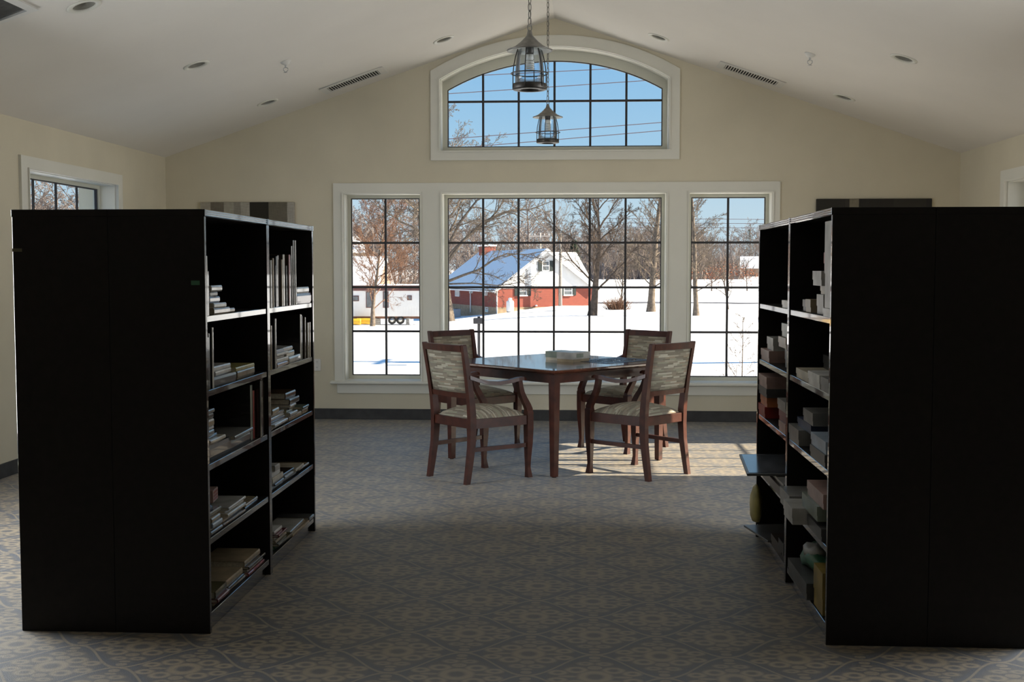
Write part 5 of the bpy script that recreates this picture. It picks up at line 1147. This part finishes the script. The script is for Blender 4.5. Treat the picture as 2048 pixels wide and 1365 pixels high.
# red leaved young oaks along the far fence
M_leaf = pm('dry_leaves', (.28, .11, .06), .9, .1, nscale=5, namt=.4)
r = random.Random(3)
for k, (x, y, h) in enumerate(((13.6, 205, 4.6), (18.6, 210, 4.4), (22.6, 212, 5.0), (25.8, 214, 5.6), (29.3, 216, 4.8))):
    e = empty('young_oak', (x, y, ground(x, y) - .05), 0, 'young oak holding dry rusty leaves, ' + ('first', 'second', 'third', 'fourth', 'fifth')[k] + ' from the left in the far row, right window', 'tree', 'rusty leaved oaks beyond the road')
    mbs = [MB(), MB()]
    grow(mbs, Vector((0, 0, 0)), Vector((0, 0, 1)), h, .10, 0, dict(VASE, n=[9, 5], seg=[5, 4, 2], rmin=.025), r)
    mbs[0].build('trunk', M_bark2, e); mbs[1].build('limbs', M_bark2, e)
    lm = MB()
    for q in range(260):
        a = Vector((r.gauss(0, .24) * h * .8, r.gauss(0, .24) * h * .8, h * (.62 + r.gauss(0, .17))))
        d = sidev(Vector((0, 0, 1)), r); s = .10 + .10 * r.random(); u = sidev(d, r)
        lm.add([a - d * s, a + u * s * .5, a + d * s, a - u * s * .5], [(0, 1, 2, 3)])
    tag(lm.build('foliage', M_leaf, e), kind='stuff')
# shrub at the house corner
e = empty('shrub', (3.0, 104, ground(3, 104)), 0, 'low russet shrub on the lawn right of the brick house', 'shrub')
m = MB()
for k in range(420):
    a = Vector((r.gauss(0, .55), r.gauss(0, .5), 0)); d = Vector((a.x * .7 + r.gauss(0, .3), a.y * .7 + r.gauss(0, .3), 1)).normalized()
    m.tube([a * .6, a * .6 + d * r.uniform(.4, 1.25)], [.02, .008], 3, caps=False)
tag(m.build('stems', M_rust, e), kind='stuff')
# multi-stem small tree behind the shrub
tree(3.6, 112, 5.0, .10, dict(VASE, n=[12, 7, 5], t0=[.08, .15, .2], seg=[5, 6, 4, 2], ang=[.55, .6, .7], len=[.9, .42, .45]), 77, M_bark, 'small many stemmed tree behind the russet shrub')
# ---- distant woodland: individual trees on a few shared meshes
def far_mesh(seed, wide):
    r = random.Random(seed); mbs = [MB()]
    grow(mbs, Vector((0, 0, 0)), Vector((0, 0, 1)), 1.0, .019, 0, dict(OAK, n=[16, 9, 5], seg=[5, 4, 2, 1], sides=[5, 3, 3, 3], rmin=.0022, t0=[.22, .2, .2], ang=[.8, .7, .7], len=[.5 * wide, .45, .5], tap=[.2, .3, .4, .5]), r)
    return mbs[0].mesh('far_tree', M_wood_far)
FM = [far_mesh(101 + k, 1 + .12 * (k % 3)) for k in range(5)]
r = random.Random(9)
def belt(n, x0, x1, y0, y1, h0, h1, label, group, cond=None):
    for k in range(n):
        x = x0 + (x1 - x0) * (k + r.random()) / n; y = r.uniform(y0, y1); h = r.uniform(h0, h1)
        o = link('woodland_tree', FM[k % 5], None, (x, y, ground(x, y) - .1), (0, 0, r.uniform(0, 6.28)))
        o.scale = (h * r.uniform(.9, 1.3), h * r.uniform(.9, 1.3), h)
        tag(o, label, 'tree', group)
belt(85, -110, -4, 185, 300, 10, 15.5, 'bare brown tree in the dense wood behind the brick house and trailer', 'woodland trees behind the houses')
belt(40, -8, 45, 420, 520, 15, 19, 'bare tree in the distant wood right of the brick house', 'woodland trees right of the house')
belt(70, 30, 240, 700, 900, 17, 28, 'hazy bare tree in the far belt beyond the snowy field', 'far belt of trees beyond the field')
belt(30, -84, -50, 130, 178, 12, 16, 'bare tree in the wood seen through the side window on the left wall', 'woodland trees beyond the left wall')
# undergrowth that closes the wood
def thicket(name, x0, x1, y0, y1, n, h0, h1, wd, label):
    m = MB()
    for k in range(n):
        x = r.uniform(x0, x1); y = r.uniform(y0, y1); h = r.uniform(h0, h1) * r.random() ** .4; z = ground(x, y)
        dx, dy = r.gauss(0, .22) * h, r.gauss(0, .22) * h; a = r.random() * 3; ca, sa = math.cos(a) * wd, math.sin(a) * wd
        m.add([(x - ca, y - sa, z), (x + ca, y + sa, z), (x + dx, y + dy, z + h)], [(0, 1, 2)])
    tag(m.build(name, M_wood_far), label, 'undergrowth', kind='stuff')
thicket('undergrowth', -120, -2, 200, 310, 9000, 4, 9.5, .10, 'brown brushy undergrowth of the wood behind the houses')
thicket('undergrowth', -10, 60, 430, 540, 4500, 8, 14, .16, 'brown undergrowth of the distant wood right of the house')
thicket('undergrowth', 30, 260, 720, 920, 8000, 8, 19, .26, 'brown grey undergrowth of the far tree belt')
thicket('undergrowth', -90, -52, 140, 190, 1500, 4, 9, .08, 'brown undergrowth beyond the left wall window')
# a dark evergreen behind the roof
def conifer(x, y, h, label):
    e = empty('evergreen', (x, y, ground(x, y)), 0, label, 'tree', 'evergreens')
    MB().tube([(0, 0, 0), (0, 0, h)], [.25, .03], 6).build('trunk', M_bark2, e)
    m = MB()
    for k in range(900):
        t = r.random() ** .7; a = r.random() * 6.28; R = h * .26 * (1 - t) + .15
        p = Vector((math.cos(a) * R * r.random() ** .4, math.sin(a) * R * r.random() ** .4, h * (.1 + .9 * t)))
        d = Vector((math.cos(a), math.sin(a), -.25)); s = .5; u = Vector((-math.sin(a), math.cos(a), 0))
        m.add([p - u * .14, p + d * s, p + u * .14 + Vector((0, 0, .05))], [(0, 1, 2)])
    tag(m.build('foliage', pm('conifer_green', (.035, .05, .035), .9, .1, nscale=3, namt=.3), e), kind='stuff')
conifer(-1.3, 180, 8.2, 'dark evergreen just behind the roof ridge of the brick house')
conifer(89, 650, 25, 'dark pointed evergreen standing out of the far belt of trees')

# ================================================================== HOUSES
M_brick = None
def brick_mat():
    m, g, b = newmat('red_brick', .85, .2)
    tc = g.t.nodes.new('ShaderNodeTexCoord'); o = g.sep()
    br = g.t.nodes.new('ShaderNodeTexBrick')
    for k, v in (('Color1', (.28, .065, .045, 1)), ('Color2', (.21, .05, .038, 1)), ('Mortar', (.33, .16, .12, 1)), ('Scale', 1.0), ('Mortar Size', .008), ('Brick Width', .22), ('Row Height', .075)): br.inputs[k].default_value = v
    g.t.links.new(g.comb(g('ADD', o[0], o[1]), o[2]), br.inputs['Vector'])
    n = g.node('ShaderNodeTexNoise', Scale=1.2, Detail=5.0); g.t.links.new(tc.outputs['Object'], n.inputs['Vector'])
    g.t.links.new(g.mix(g('MULTIPLY', n.outputs['Fac'], .5), br.outputs['Color'], (.21, .06, .05)), b.inputs['Base Color'])
    return m
M_brick = brick_mat()
M_siding = pm('white_siding', (.74, .74, .74), .6, .3, nscale=2, namt=.03)
M_found = pm('foundation', (.33, .25, .17), .9, .1, nscale=3, namt=.2)
M_shut = pm('dark_shutter', (.03, .04, .04), .6, .3, nscale=6, namt=.2)
M_win = pm('far_window_glass', (.10, .115, .13), .12, .6, nscale=2, namt=.3)
M_teal = pm('teal_board', (.28, .50, .50), .6, .3, nscale=4, namt=.1)
M_grey = pm('weathered_wood', (.24, .22, .20), .9, .1, nscale=8, namt=.25)
M_white = pm('white_paint', (.76, .76, .76), .5, .3, nscale=4, namt=.02)
M_shingle = pm('shingle', (.10, .10, .11), .9, .1, nscale=8, namt=.3)
PH = math.radians(24.8)
X0, Y0 = -8.85, 124.6                        # front left corner; u along the gable, v away along the eaves
ZB, ZV, ZR = -3.3, -.66, 3.34
WG, LG = 11.0, 19.8
H = empty('house', (X0, Y0, 0), PH, 'red brick house with a white sided gable and snow on its roof', 'house')
MB().box((0, 0, ZB - 1.2), (WG, LG, -2.62)).build('foundation', M_found, H)
MB().box((.02, .02, -2.62), (WG - .02, LG - .02, ZV)).build('brick_wall', M_brick, H)
# clapboards in the gable, each course lapping the next
m = MB(); nb = 18; hh = (ZR - .18 - ZV) / nb
for k in range(nb):
    z0, z1 = ZV + k * hh, ZV + (k + 1) * hh
    w0 = (WG / 2) * (z0 - ZV) / (ZR - ZV); w1 = (WG / 2) * (z1 - ZV) / (ZR - ZV)
    m.add([(w0, -.05, z0), (WG - w0, -.05, z0), (WG - w1, -.01, z1), (w1, -.01, z1), (w0, .05, z0), (WG - w0, .05, z0), (WG - w1, .05, z1), (w1, .05, z1)], [(0, 1, 2, 3), (4, 7, 6, 5), (0, 4, 5, 1), (0, 3, 7, 4), (1, 5, 6, 2)])
tag(m.build('clapboards', M_siding, H), kind='stuff')
MB().add([(0, LG, ZV), (WG, LG, ZV), (WG / 2, LG, ZR - .15)], [(0, 1, 2)]).build('rear_gable', M_siding, H)
def slab(name, a, b, c, d, th, mat):
    """roof slab between four top corners"""
    P = [Vector(q) for q in (a, b, c, d)]
    n = (P[1] - P[0]).cross(P[3] - P[0]).normalized()
    if n.z < 0: n = -n
    return MB().add([p + n * th for p in P] + P, [(0, 1, 2, 3), (7, 6, 5, 4), (0, 4, 5, 1), (1, 5, 6, 2), (2, 6, 7, 3), (3, 7, 4, 0)]).build(name, mat, H)
ov = .45; sl_ = (ZR - ZV) / (WG / 2)
for s, nm in ((0, 'roof'), (1, 'roof')):
    xe = -ov if s == 0 else WG + ov
    ze = ZV - ov * sl_
    slab('roof_deck', (WG / 2, -ov, ZR), (xe, -ov, ze), (xe, LG + ov, ze), (WG / 2, LG + ov, ZR), .10, M_shingle)
    slab('roof_snow', (WG / 2, -ov + .05, ZR + .11), (xe + (.1 if s == 0 else -.1), -ov + .05, ze + .13), (xe + (.1 if s == 0 else -.1), LG + ov - .05, ze + .13), (WG / 2, LG + ov - .05, ZR + .11), .10, M_snow)
    xe2 = xe
    MB().loft([[(WG / 2, -ov - .03 + dy, ZR + dz) for dy, dz in ((0, -.16), (.06, -.16), (.06, .10), (0, .10))], [(xe2, -ov - .03 + dy, ze + dz) for dy, dz in ((0, -.16), (.06, -.16), (.06, .10), (0, .10))]]).build('rake_board', M_white, H)
MB().box((-ov - .08, -ov, ZV - ov * sl_ - .05), (-ov + .04, LG + ov, ZV - ov * sl_ + .10)).build('gutter', M_white, H)
# wing with its own ridge, roof plane facing the camera
zr2 = 3.05
slab('wing_roof', (5.2, 5.4, zr2), (WG + .5, 5.4, zr2), (WG + .5, .35, ZV - .15), (5.2, .35, ZV - .15), .10, M_shingle)
slab('wing_snow', (5.2, 5.4, zr2 + .11), (WG + .45, 5.4, zr2 + .11), (WG + .45, .4, ZV - .03), (5.2, .4, ZV - .03), .10, M_snow)
slab('wing_roof', (5.2, 5.4, zr2), (WG + .5, 5.4, zr2), (WG + .5, 10.5, ZV - .15), (5.2, 10.5, ZV - .15), .10, M_shingle)
MB().prism([(.6, ZV), (10.2, ZV), (5.4, zr2)], WG + .02, WG + .2, Matrix(((0, 0, 1, 0), (1, 0, 0, 0), (0, 1, 0, 0), (0, 0, 0, 1)))).build('wing_gable', M_siding, H)
ch = MB().box((4.7, 16.6, 2.4), (6.1, 18.6, 4.05)).build('chimney', M_brick, H)
MB().box((4.6, 16.5, 4.05), (6.2, 18.7, 4.22)).build('chimney_cap', M_snow, ch)
def hwin(u, z0, wdt, hgt, shut=.0, face='front', rows=2, glass=None, snow=False):
    if face == 'front': T = Matrix.Translation((u, -.06 if z0 > ZV else .0, z0))
    else: T = Matrix(((0, 1, 0, .0), (1, 0, 0, u), (0, 0, 1, z0), (0, 0, 0, 1)))
    f = MB(); b = .07
    for lo, hi in (((0, -.07, 0), (b, .03, hgt)), ((wdt - b, -.07, 0), (wdt, .03, hgt)), ((0, -.07, 0), (wdt, .03, b)), ((0, -.07, hgt - b), (wdt, .03, hgt)), ((0, -.06, hgt / 2 - b / 2), (wdt, .03, hgt / 2 + b / 2))): f.box(lo, hi, T)
    fo = f.build('window', M_white, H)
    for k in range(rows): MB().box((b, -.03, b + k * hgt / 2), (wdt - b, .0, hgt / 2 - b / 2 + k * hgt / 2), T).build('pane', glass or M_win, fo)
    if snow: MB().box((-.05, -.16, -.06), (wdt + .05, 0, .06), T).build('sill_snow', M_snow, fo)
    if shut:
        for a in (-shut - .03, wdt + .03):
            s = MB().box((a, -.06, -.02), (a + shut, .01, hgt + .02), T)
            for q in range(7): s.box((a + .05, -.075, .06 + q * hgt / 7.4), (a + shut - .05, -.055, .06 + (q + .6) * hgt / 7.4), T)
            s.build('shutter', M_shut, H)
hwin(5.02, 1.18, .84, 1.05, .42)
hwin(2.38, -1.42, .95, .98, .42, snow=True)
hwin(7.55, -1.42, .98, .95, .42, snow=True)
hwin(2.4, -3.30, .95, .42, rows=1, glass=M_teal)
hwin(7.9, -2.95, .8, .34, rows=1, glass=M_win)
for v, z0, wd, h in ((12.0, -1.75, 1.5, 1.15), (7.6, -1.3, 1.0, .75), (2.9, -1.45, 1.0, .85)): hwin(v, z0, wd, h, face='side', glass=pm('pale_blind', (.45, .48, .50), .4, nscale=4, namt=.1))
hwin(2.6, -3.2, .9, .5, face='side', rows=1, glass=M_teal)
for u, v in ((-.05, -.05), (-.12, 8.0)): MB().tube([(u, v, ZB - .1), (u, v, ZV - .2)], .07, 8).build('downspout', M_white, H)
MB().box((.04, -.02, -2.7), (WG - .04, .01, -2.62)).build('water_table', M_found, H)
MB().lathe([(0, 0), (.13, .02), (.13, .12), (0, .16)], 10, T=Matrix.Translation((4.35, -.1, -2.55))).build('wall_meter', M_white, H)
def hpt(u, v): return (X0 + u * math.cos(PH) - v * math.sin(PH), Y0 + u * math.sin(PH) + v * math.cos(PH))
def gz(x, y): return ground(x, y) + hump(x, y)
x, y = hpt(1.05, -1.0)
e = empty('propane_tank', (x, y, gz(x, y)), 0, 'white upright propane tank at the corner of the brick house', 'tank')
MB().lathe([(0, .05), (.36, .06), (.40, .14), (.40, 1.02), (.34, 1.16), (.2, 1.22), (0, 1.23)], 20).build('cylinder', M_white, e)
MB().lathe([(.17, 1.2), (.2, 1.22), (.2, 1.42), (.12, 1.47), (0, 1.48)], 16).build('valve_hood', M_white, e)
MB().lathe([(.3, -.1), (.33, -.1), (.33, .08), (.3, .08)], 16).build('foot_ring', M_grey, e)
x, y = hpt(6.55, -1.3)
e = empty('utility_pole', (x, y, gz(x, y)), 0, 'grey wooden utility pole standing against the white gable of the brick house', 'pole', 'utility poles')
MB().tube([(0, 0, -.2), (.02, 0, 4), (.05, 0, 7.6)], [.17, .15, .11], 10).build('pole', M_grey, e)
MB().tube([(.19, 0, -.1), (.17, 0, 6.0)], .045, 6).build('conduit', M_white, e)
e = empty('service_pole', (-6.15, 175, ground(-6, 175)), 0, 'far pale utility pole with a crossarm behind the ridge of the brick house', 'pole', 'utility poles'); e.name = 'utility_pole'
MB().tube([(0, 0, 0), (0, 0, 9.5)], [.17, .12], 8).build('pole', pm('pale_pole', (.50, .42, .36), .9, nscale=4, namt=.1), e)
MB().box((-1.7, -.08, 8.95), (1.4, .08, 9.15)).build('crossarm', MATS['pale_pole'], e)
m = MB()
for q in (-1.5, -.8, .6, 1.25): m.tube([(q, 0, 9.15), (q, 0, 9.4)], .05, 6)
m.build('insulators', M_white, e)
x, y = hpt(-1.5, 8.9)
e = empty('heat_pump', (x, y, gz(x, y)), PH, 'pale boxy heat pump unit beside the shaded side of the brick house', 'heat pump')
MB().box((-.4, -.45, .05), (.4, .45, .95), bev=.03).build('cabinet', pm('unit_grey', (.42, .43, .44), .5, nscale=5, namt=.05), e)
m = MB()
for k in range(7): m.box((-.42, -.36, .15 + k * .11), (-.40, .36, .19 + k * .11))
m.build('louver', M_shut, e)
MB().lathe([(0, .96), (.3, .96), (.3, .98), (0, 1.0)], 16).build('fan_guard', M_shut, e)
x, y = hpt(-1.2, 14.5)
for k in range(2):
    e = empty('trellis', (x + .9 * k - .4, y - 1.4 * k, gz(x, y)), PH + .5, ('tall', 'shorter')[k] + ' pale wooden trellis leaning by the shaded side wall of the brick house', 'trellis', 'trellises by the house')
    for q in range(4): MB().tube([(q * .3, 0, -.1), (q * .3 + .02, 0, 2.5 - .35 * k - .1 * (q % 2))], .035, 5).build('slat', pm('pale_slat', (.40, .40, .42), .8, nscale=5, namt=.1), e)
    for z in (.5, 1.2, 1.9): MB().box((-.05, -.03, z), (.95, .03, z + .07)).build('rail', MATS['pale_slat'], e)
# ---- trailer home on wheels in the left window
GX, GY = -24.6, 108.0; gz0 = gz(-20, 106)
T = empty('trailer', (GX, GY, gz0), math.radians(3), 'long white trailer home with a maroon roof edge, behind the rust coloured tree', 'trailer')
MB().box((-2, 0, .72), (11, 3.2, 3.15), bev=.03).build('body', M_white, T)
m = MB()
for k in range(51): m.box((-1.9 + k * .25, -.02, .74), (-1.78 + k * .25, .005, 1.55))
tag(m.build('ribbed_skirt', M_white, T), kind='stuff')
MB().box((-2.1, -.1, 3.05), (11.1, 3.3, 3.5), bev=.04).build('roof_edge', pm('maroon_trim', (.12, .05, .045), .7, nscale=3, namt=.2), T)
MB().box((-2.05, -.05, 3.5), (11.05, 3.25, 3.62), bev=.05).build('roof_snow', M_snow, T)
MB().box((-2, .1, .5), (11, 3.0, .73)).build('chassis', pm('rusty_frame', (.13, .06, .035), .8, nscale=3, namt=.3), T)
for x, wd, z0, h in ((4.95, .6, 1.5, 1.5), (6.5, .5, 1.5, 1.5), (8.7, .42, 2.2, .42), (3.7, .6, 2.1, .5)):
    f = MB().box((x, -.06, z0), (x + wd, .03, z0 + h)).build('window', MATS['maroon_trim'], T)
    MB().box((x + .07, -.08, z0 + .07), (x + wd - .07, -.05, z0 + h - .07)).build('pane', M_win, f)
for x in (7.3, 8.05):
    wv = MB().tube([(x, .05, .36), (x, .4, .36)], .37, 20).build('wheel', pm('tyre', (.025, .025, .025), .9, nscale=5, namt=.2), T)
    MB().tube([(x, .02, .36), (x, .06, .36)], .17, 14).build('hub', M_steel, wv)
for k, x in enumerate((5.75, 8.55)):
    b = MB()
    for q in range(3): b.box((x, .1, -.05 + q * .22), (x + .45, .6, .15 + q * .22))
    b.build('block_pier', pm('concrete', (.30, .29, .27), .9, nscale=6, namt=.2), T)
e = empty('bucket', (GX + 9.15, GY - .3, gz0), 0, 'white bucket on the snow under the trailer', 'bucket')
MB().lathe([(0, 0), (.17, 0), (.21, .48), (.22, .5), (.19, .5), (.16, .03), (0, .03)], 14).build('pail', M_white, e)
for k, (xx, ln) in enumerate(((3.95, 1.5), (4.85, 1.3))):
    e = empty('culvert_pipe', (GX + xx, GY - 1.1 + .75 * k, gz0 + .30), math.radians(6 - 3 * k), ('nearer', 'farther')[k] + ' yellow drainage pipe lying on the snow under the trailer', 'pipe', 'yellow pipes')
    P = [(-ln / 2 + ln * q / 20, 0, 0) for q in range(21)]
    MB().tube(P, [.27 + .02 * (q % 2) for q in range(21)], 14).build('pipe', pm('yellow_plastic', (.55, .33, .02), .5, nscale=3, namt=.1), e)
# ---- two roofs seen behind the trailer
def cottage(x, y, rz, wd, ln, zb, zw, zr, wall, label, name='cottage', face_win=True):
    e = empty(name, (x, y, 0), rz, label, 'house', None)
    MB().box((0, 0, zb), (wd, ln, zw)).build('wall', wall, e)
    MB().prism([(0, zw), (ln, zw), (ln / 2, zr - .1)], 0, wd, Matrix(((0, 0, 1, 0), (1, 0, 0, 0), (0, 1, 0, 0), (0, 0, 0, 1)))).build('gable', wall, e)
    m = MB()
    for ya in (-.4, ln + .4):
        m.add([(-.3, ya, zw - .15), (wd + .3, ya, zw - .15), (wd + .3, ln / 2, zr), (-.3, ln / 2, zr), (-.3, ya, zw + .1), (wd + .3, ya, zw + .1), (wd + .3, ln / 2, zr + .25), (-.3, ln / 2, zr + .25)],
              [(3, 2, 1, 0), (4, 5, 6, 7), (0, 1, 5, 4), (1, 2, 6, 5), (3, 0, 4, 7)])
    m.build('roof', M_snow, e)
    if face_win:
        for q in range(2):
            f = MB().box((wd * (.2 + .42 * q), -.06, zw - 1.7), (wd * (.2 + .42 * q) + 1.1, .02, zw - .7)).build('window', M_white, e)
            MB().box((wd * (.2 + .42 * q) + .1, -.09, zw - 1.6), (wd * (.2 + .42 * q) + 1.0, -.05, zw - .8)).build('pane', M_win, f)
    return e
cottage(-35.5, 150, math.radians(-4), 9.8, 8.0, -6, -.85, 2.75, pm('brown_wall', (.25, .17, .12), .8, nscale=2, namt=.2), 'low house with a broad snowy roof, just above the trailer')
cottage(-45.0, 190, math.radians(28), 11, 11.0, -6, 4.1, 6.6, pm('beige_wall', (.62, .50, .36), .8, nscale=2, namt=.08), 'tall beige house with a bluish snowy roof, topmost in the left window')
for k, (x, y, s) in enumerate(((76, 585, 1.0), (92.5, 590, 1.15))):
    e = cottage(x, y, math.radians(-8 + 12 * k), 8 * s + 3, 9 * s, -4, 1.5, 7.0 * s, MATS['brown_wall'], ('left', 'right')[k] + ' of two far snowy roofs below the tree belt, right window', face_win=False)
    e['group'] = 'far houses'
# ---- post with flat box, just outside
e = empty('post_box', (-2.16, 25.0, ground(-2, 25)), math.radians(4), 'black post topped by a flat rectangular box, standing in the snow outside', 'post')
MB().box((-.03, -.03, -.1), (.03, .03, .86), bev=.006).build('post', M_sash, e)
MB().box((-.115, -.16, .86), (.115, .16, .975), bev=.012).build('box', M_sash, e)
MB().box((-.03, -.04, .975), (.03, .04, 1.01), bev=.005).build('finial', M_sash, e)
# ---- overhead wires, and the pole that carries them right of the view
WZ = [((-16, 46, 7.49), (26, 46, 9.97)), ((-16, 46, 8.31), (26, 46, 10.07)), ((-16, 46, 5.64), (26, 46, 8.66)), ((-16, 46, 5.18), (26, 46, 8.54))]
M_wire = pm('wire', (.10, .07, .08), .7, nscale=2, namt=.1)
for k, (a, b) in enumerate(WZ):
    a, b = Vector(a), Vector(b)
    P = [a.lerp(b, q / 24) - Vector((0, 0, .05 * (1 - (q / 12 - 1) ** 2))) for q in range(25)]
    tag(MB().tube(P, .015, 5).build('overhead_wire', M_wire), 'thin overhead wire across the arched window, ' + ('third', 'topmost', 'second lowest', 'lowest')[k].replace('third', 'second from top'), 'wire', 'overhead wires')
for k, z in enumerate((5.55, 5.85, 6.15)):
    P = [Vector((2 + q * 3.2, 120, z + .12 * k - .6 * math.sin(PI * q / 20) * .3)) for q in range(21)]
    tag(MB().tube(P, .024, 5).build('overhead_wire', M_wire), 'faint far wire across the right hand window, ' + ('lowest', 'middle', 'topmost')[k], 'wire', 'far overhead wires')
for x, y, h, ln in ((9.6, 26.9, 8.0, 0),):
    e = empty('utility_pole', (x, y, ground(x, y)), 0, 'wooden utility pole outside to the right, only its long blue shadow shows on the snow', 'pole', 'utility poles')
    MB().tube([(0, 0, -.2), (0, 0, h)], [.24, .18], 10).build('pole', M_grey, e)
    MB().box((-.06, -1.1, h - .5), (.06, 1.1, h - .38)).build('crossarm', M_grey, e)
    MB().lathe([(0, 0), (.2, .02), (.22, .1), (.22, .7), (.15, .78), (0, .8)], 14, T=Matrix.Translation((0, -.35, h - 1.4))).build('transformer', M_grey, e)
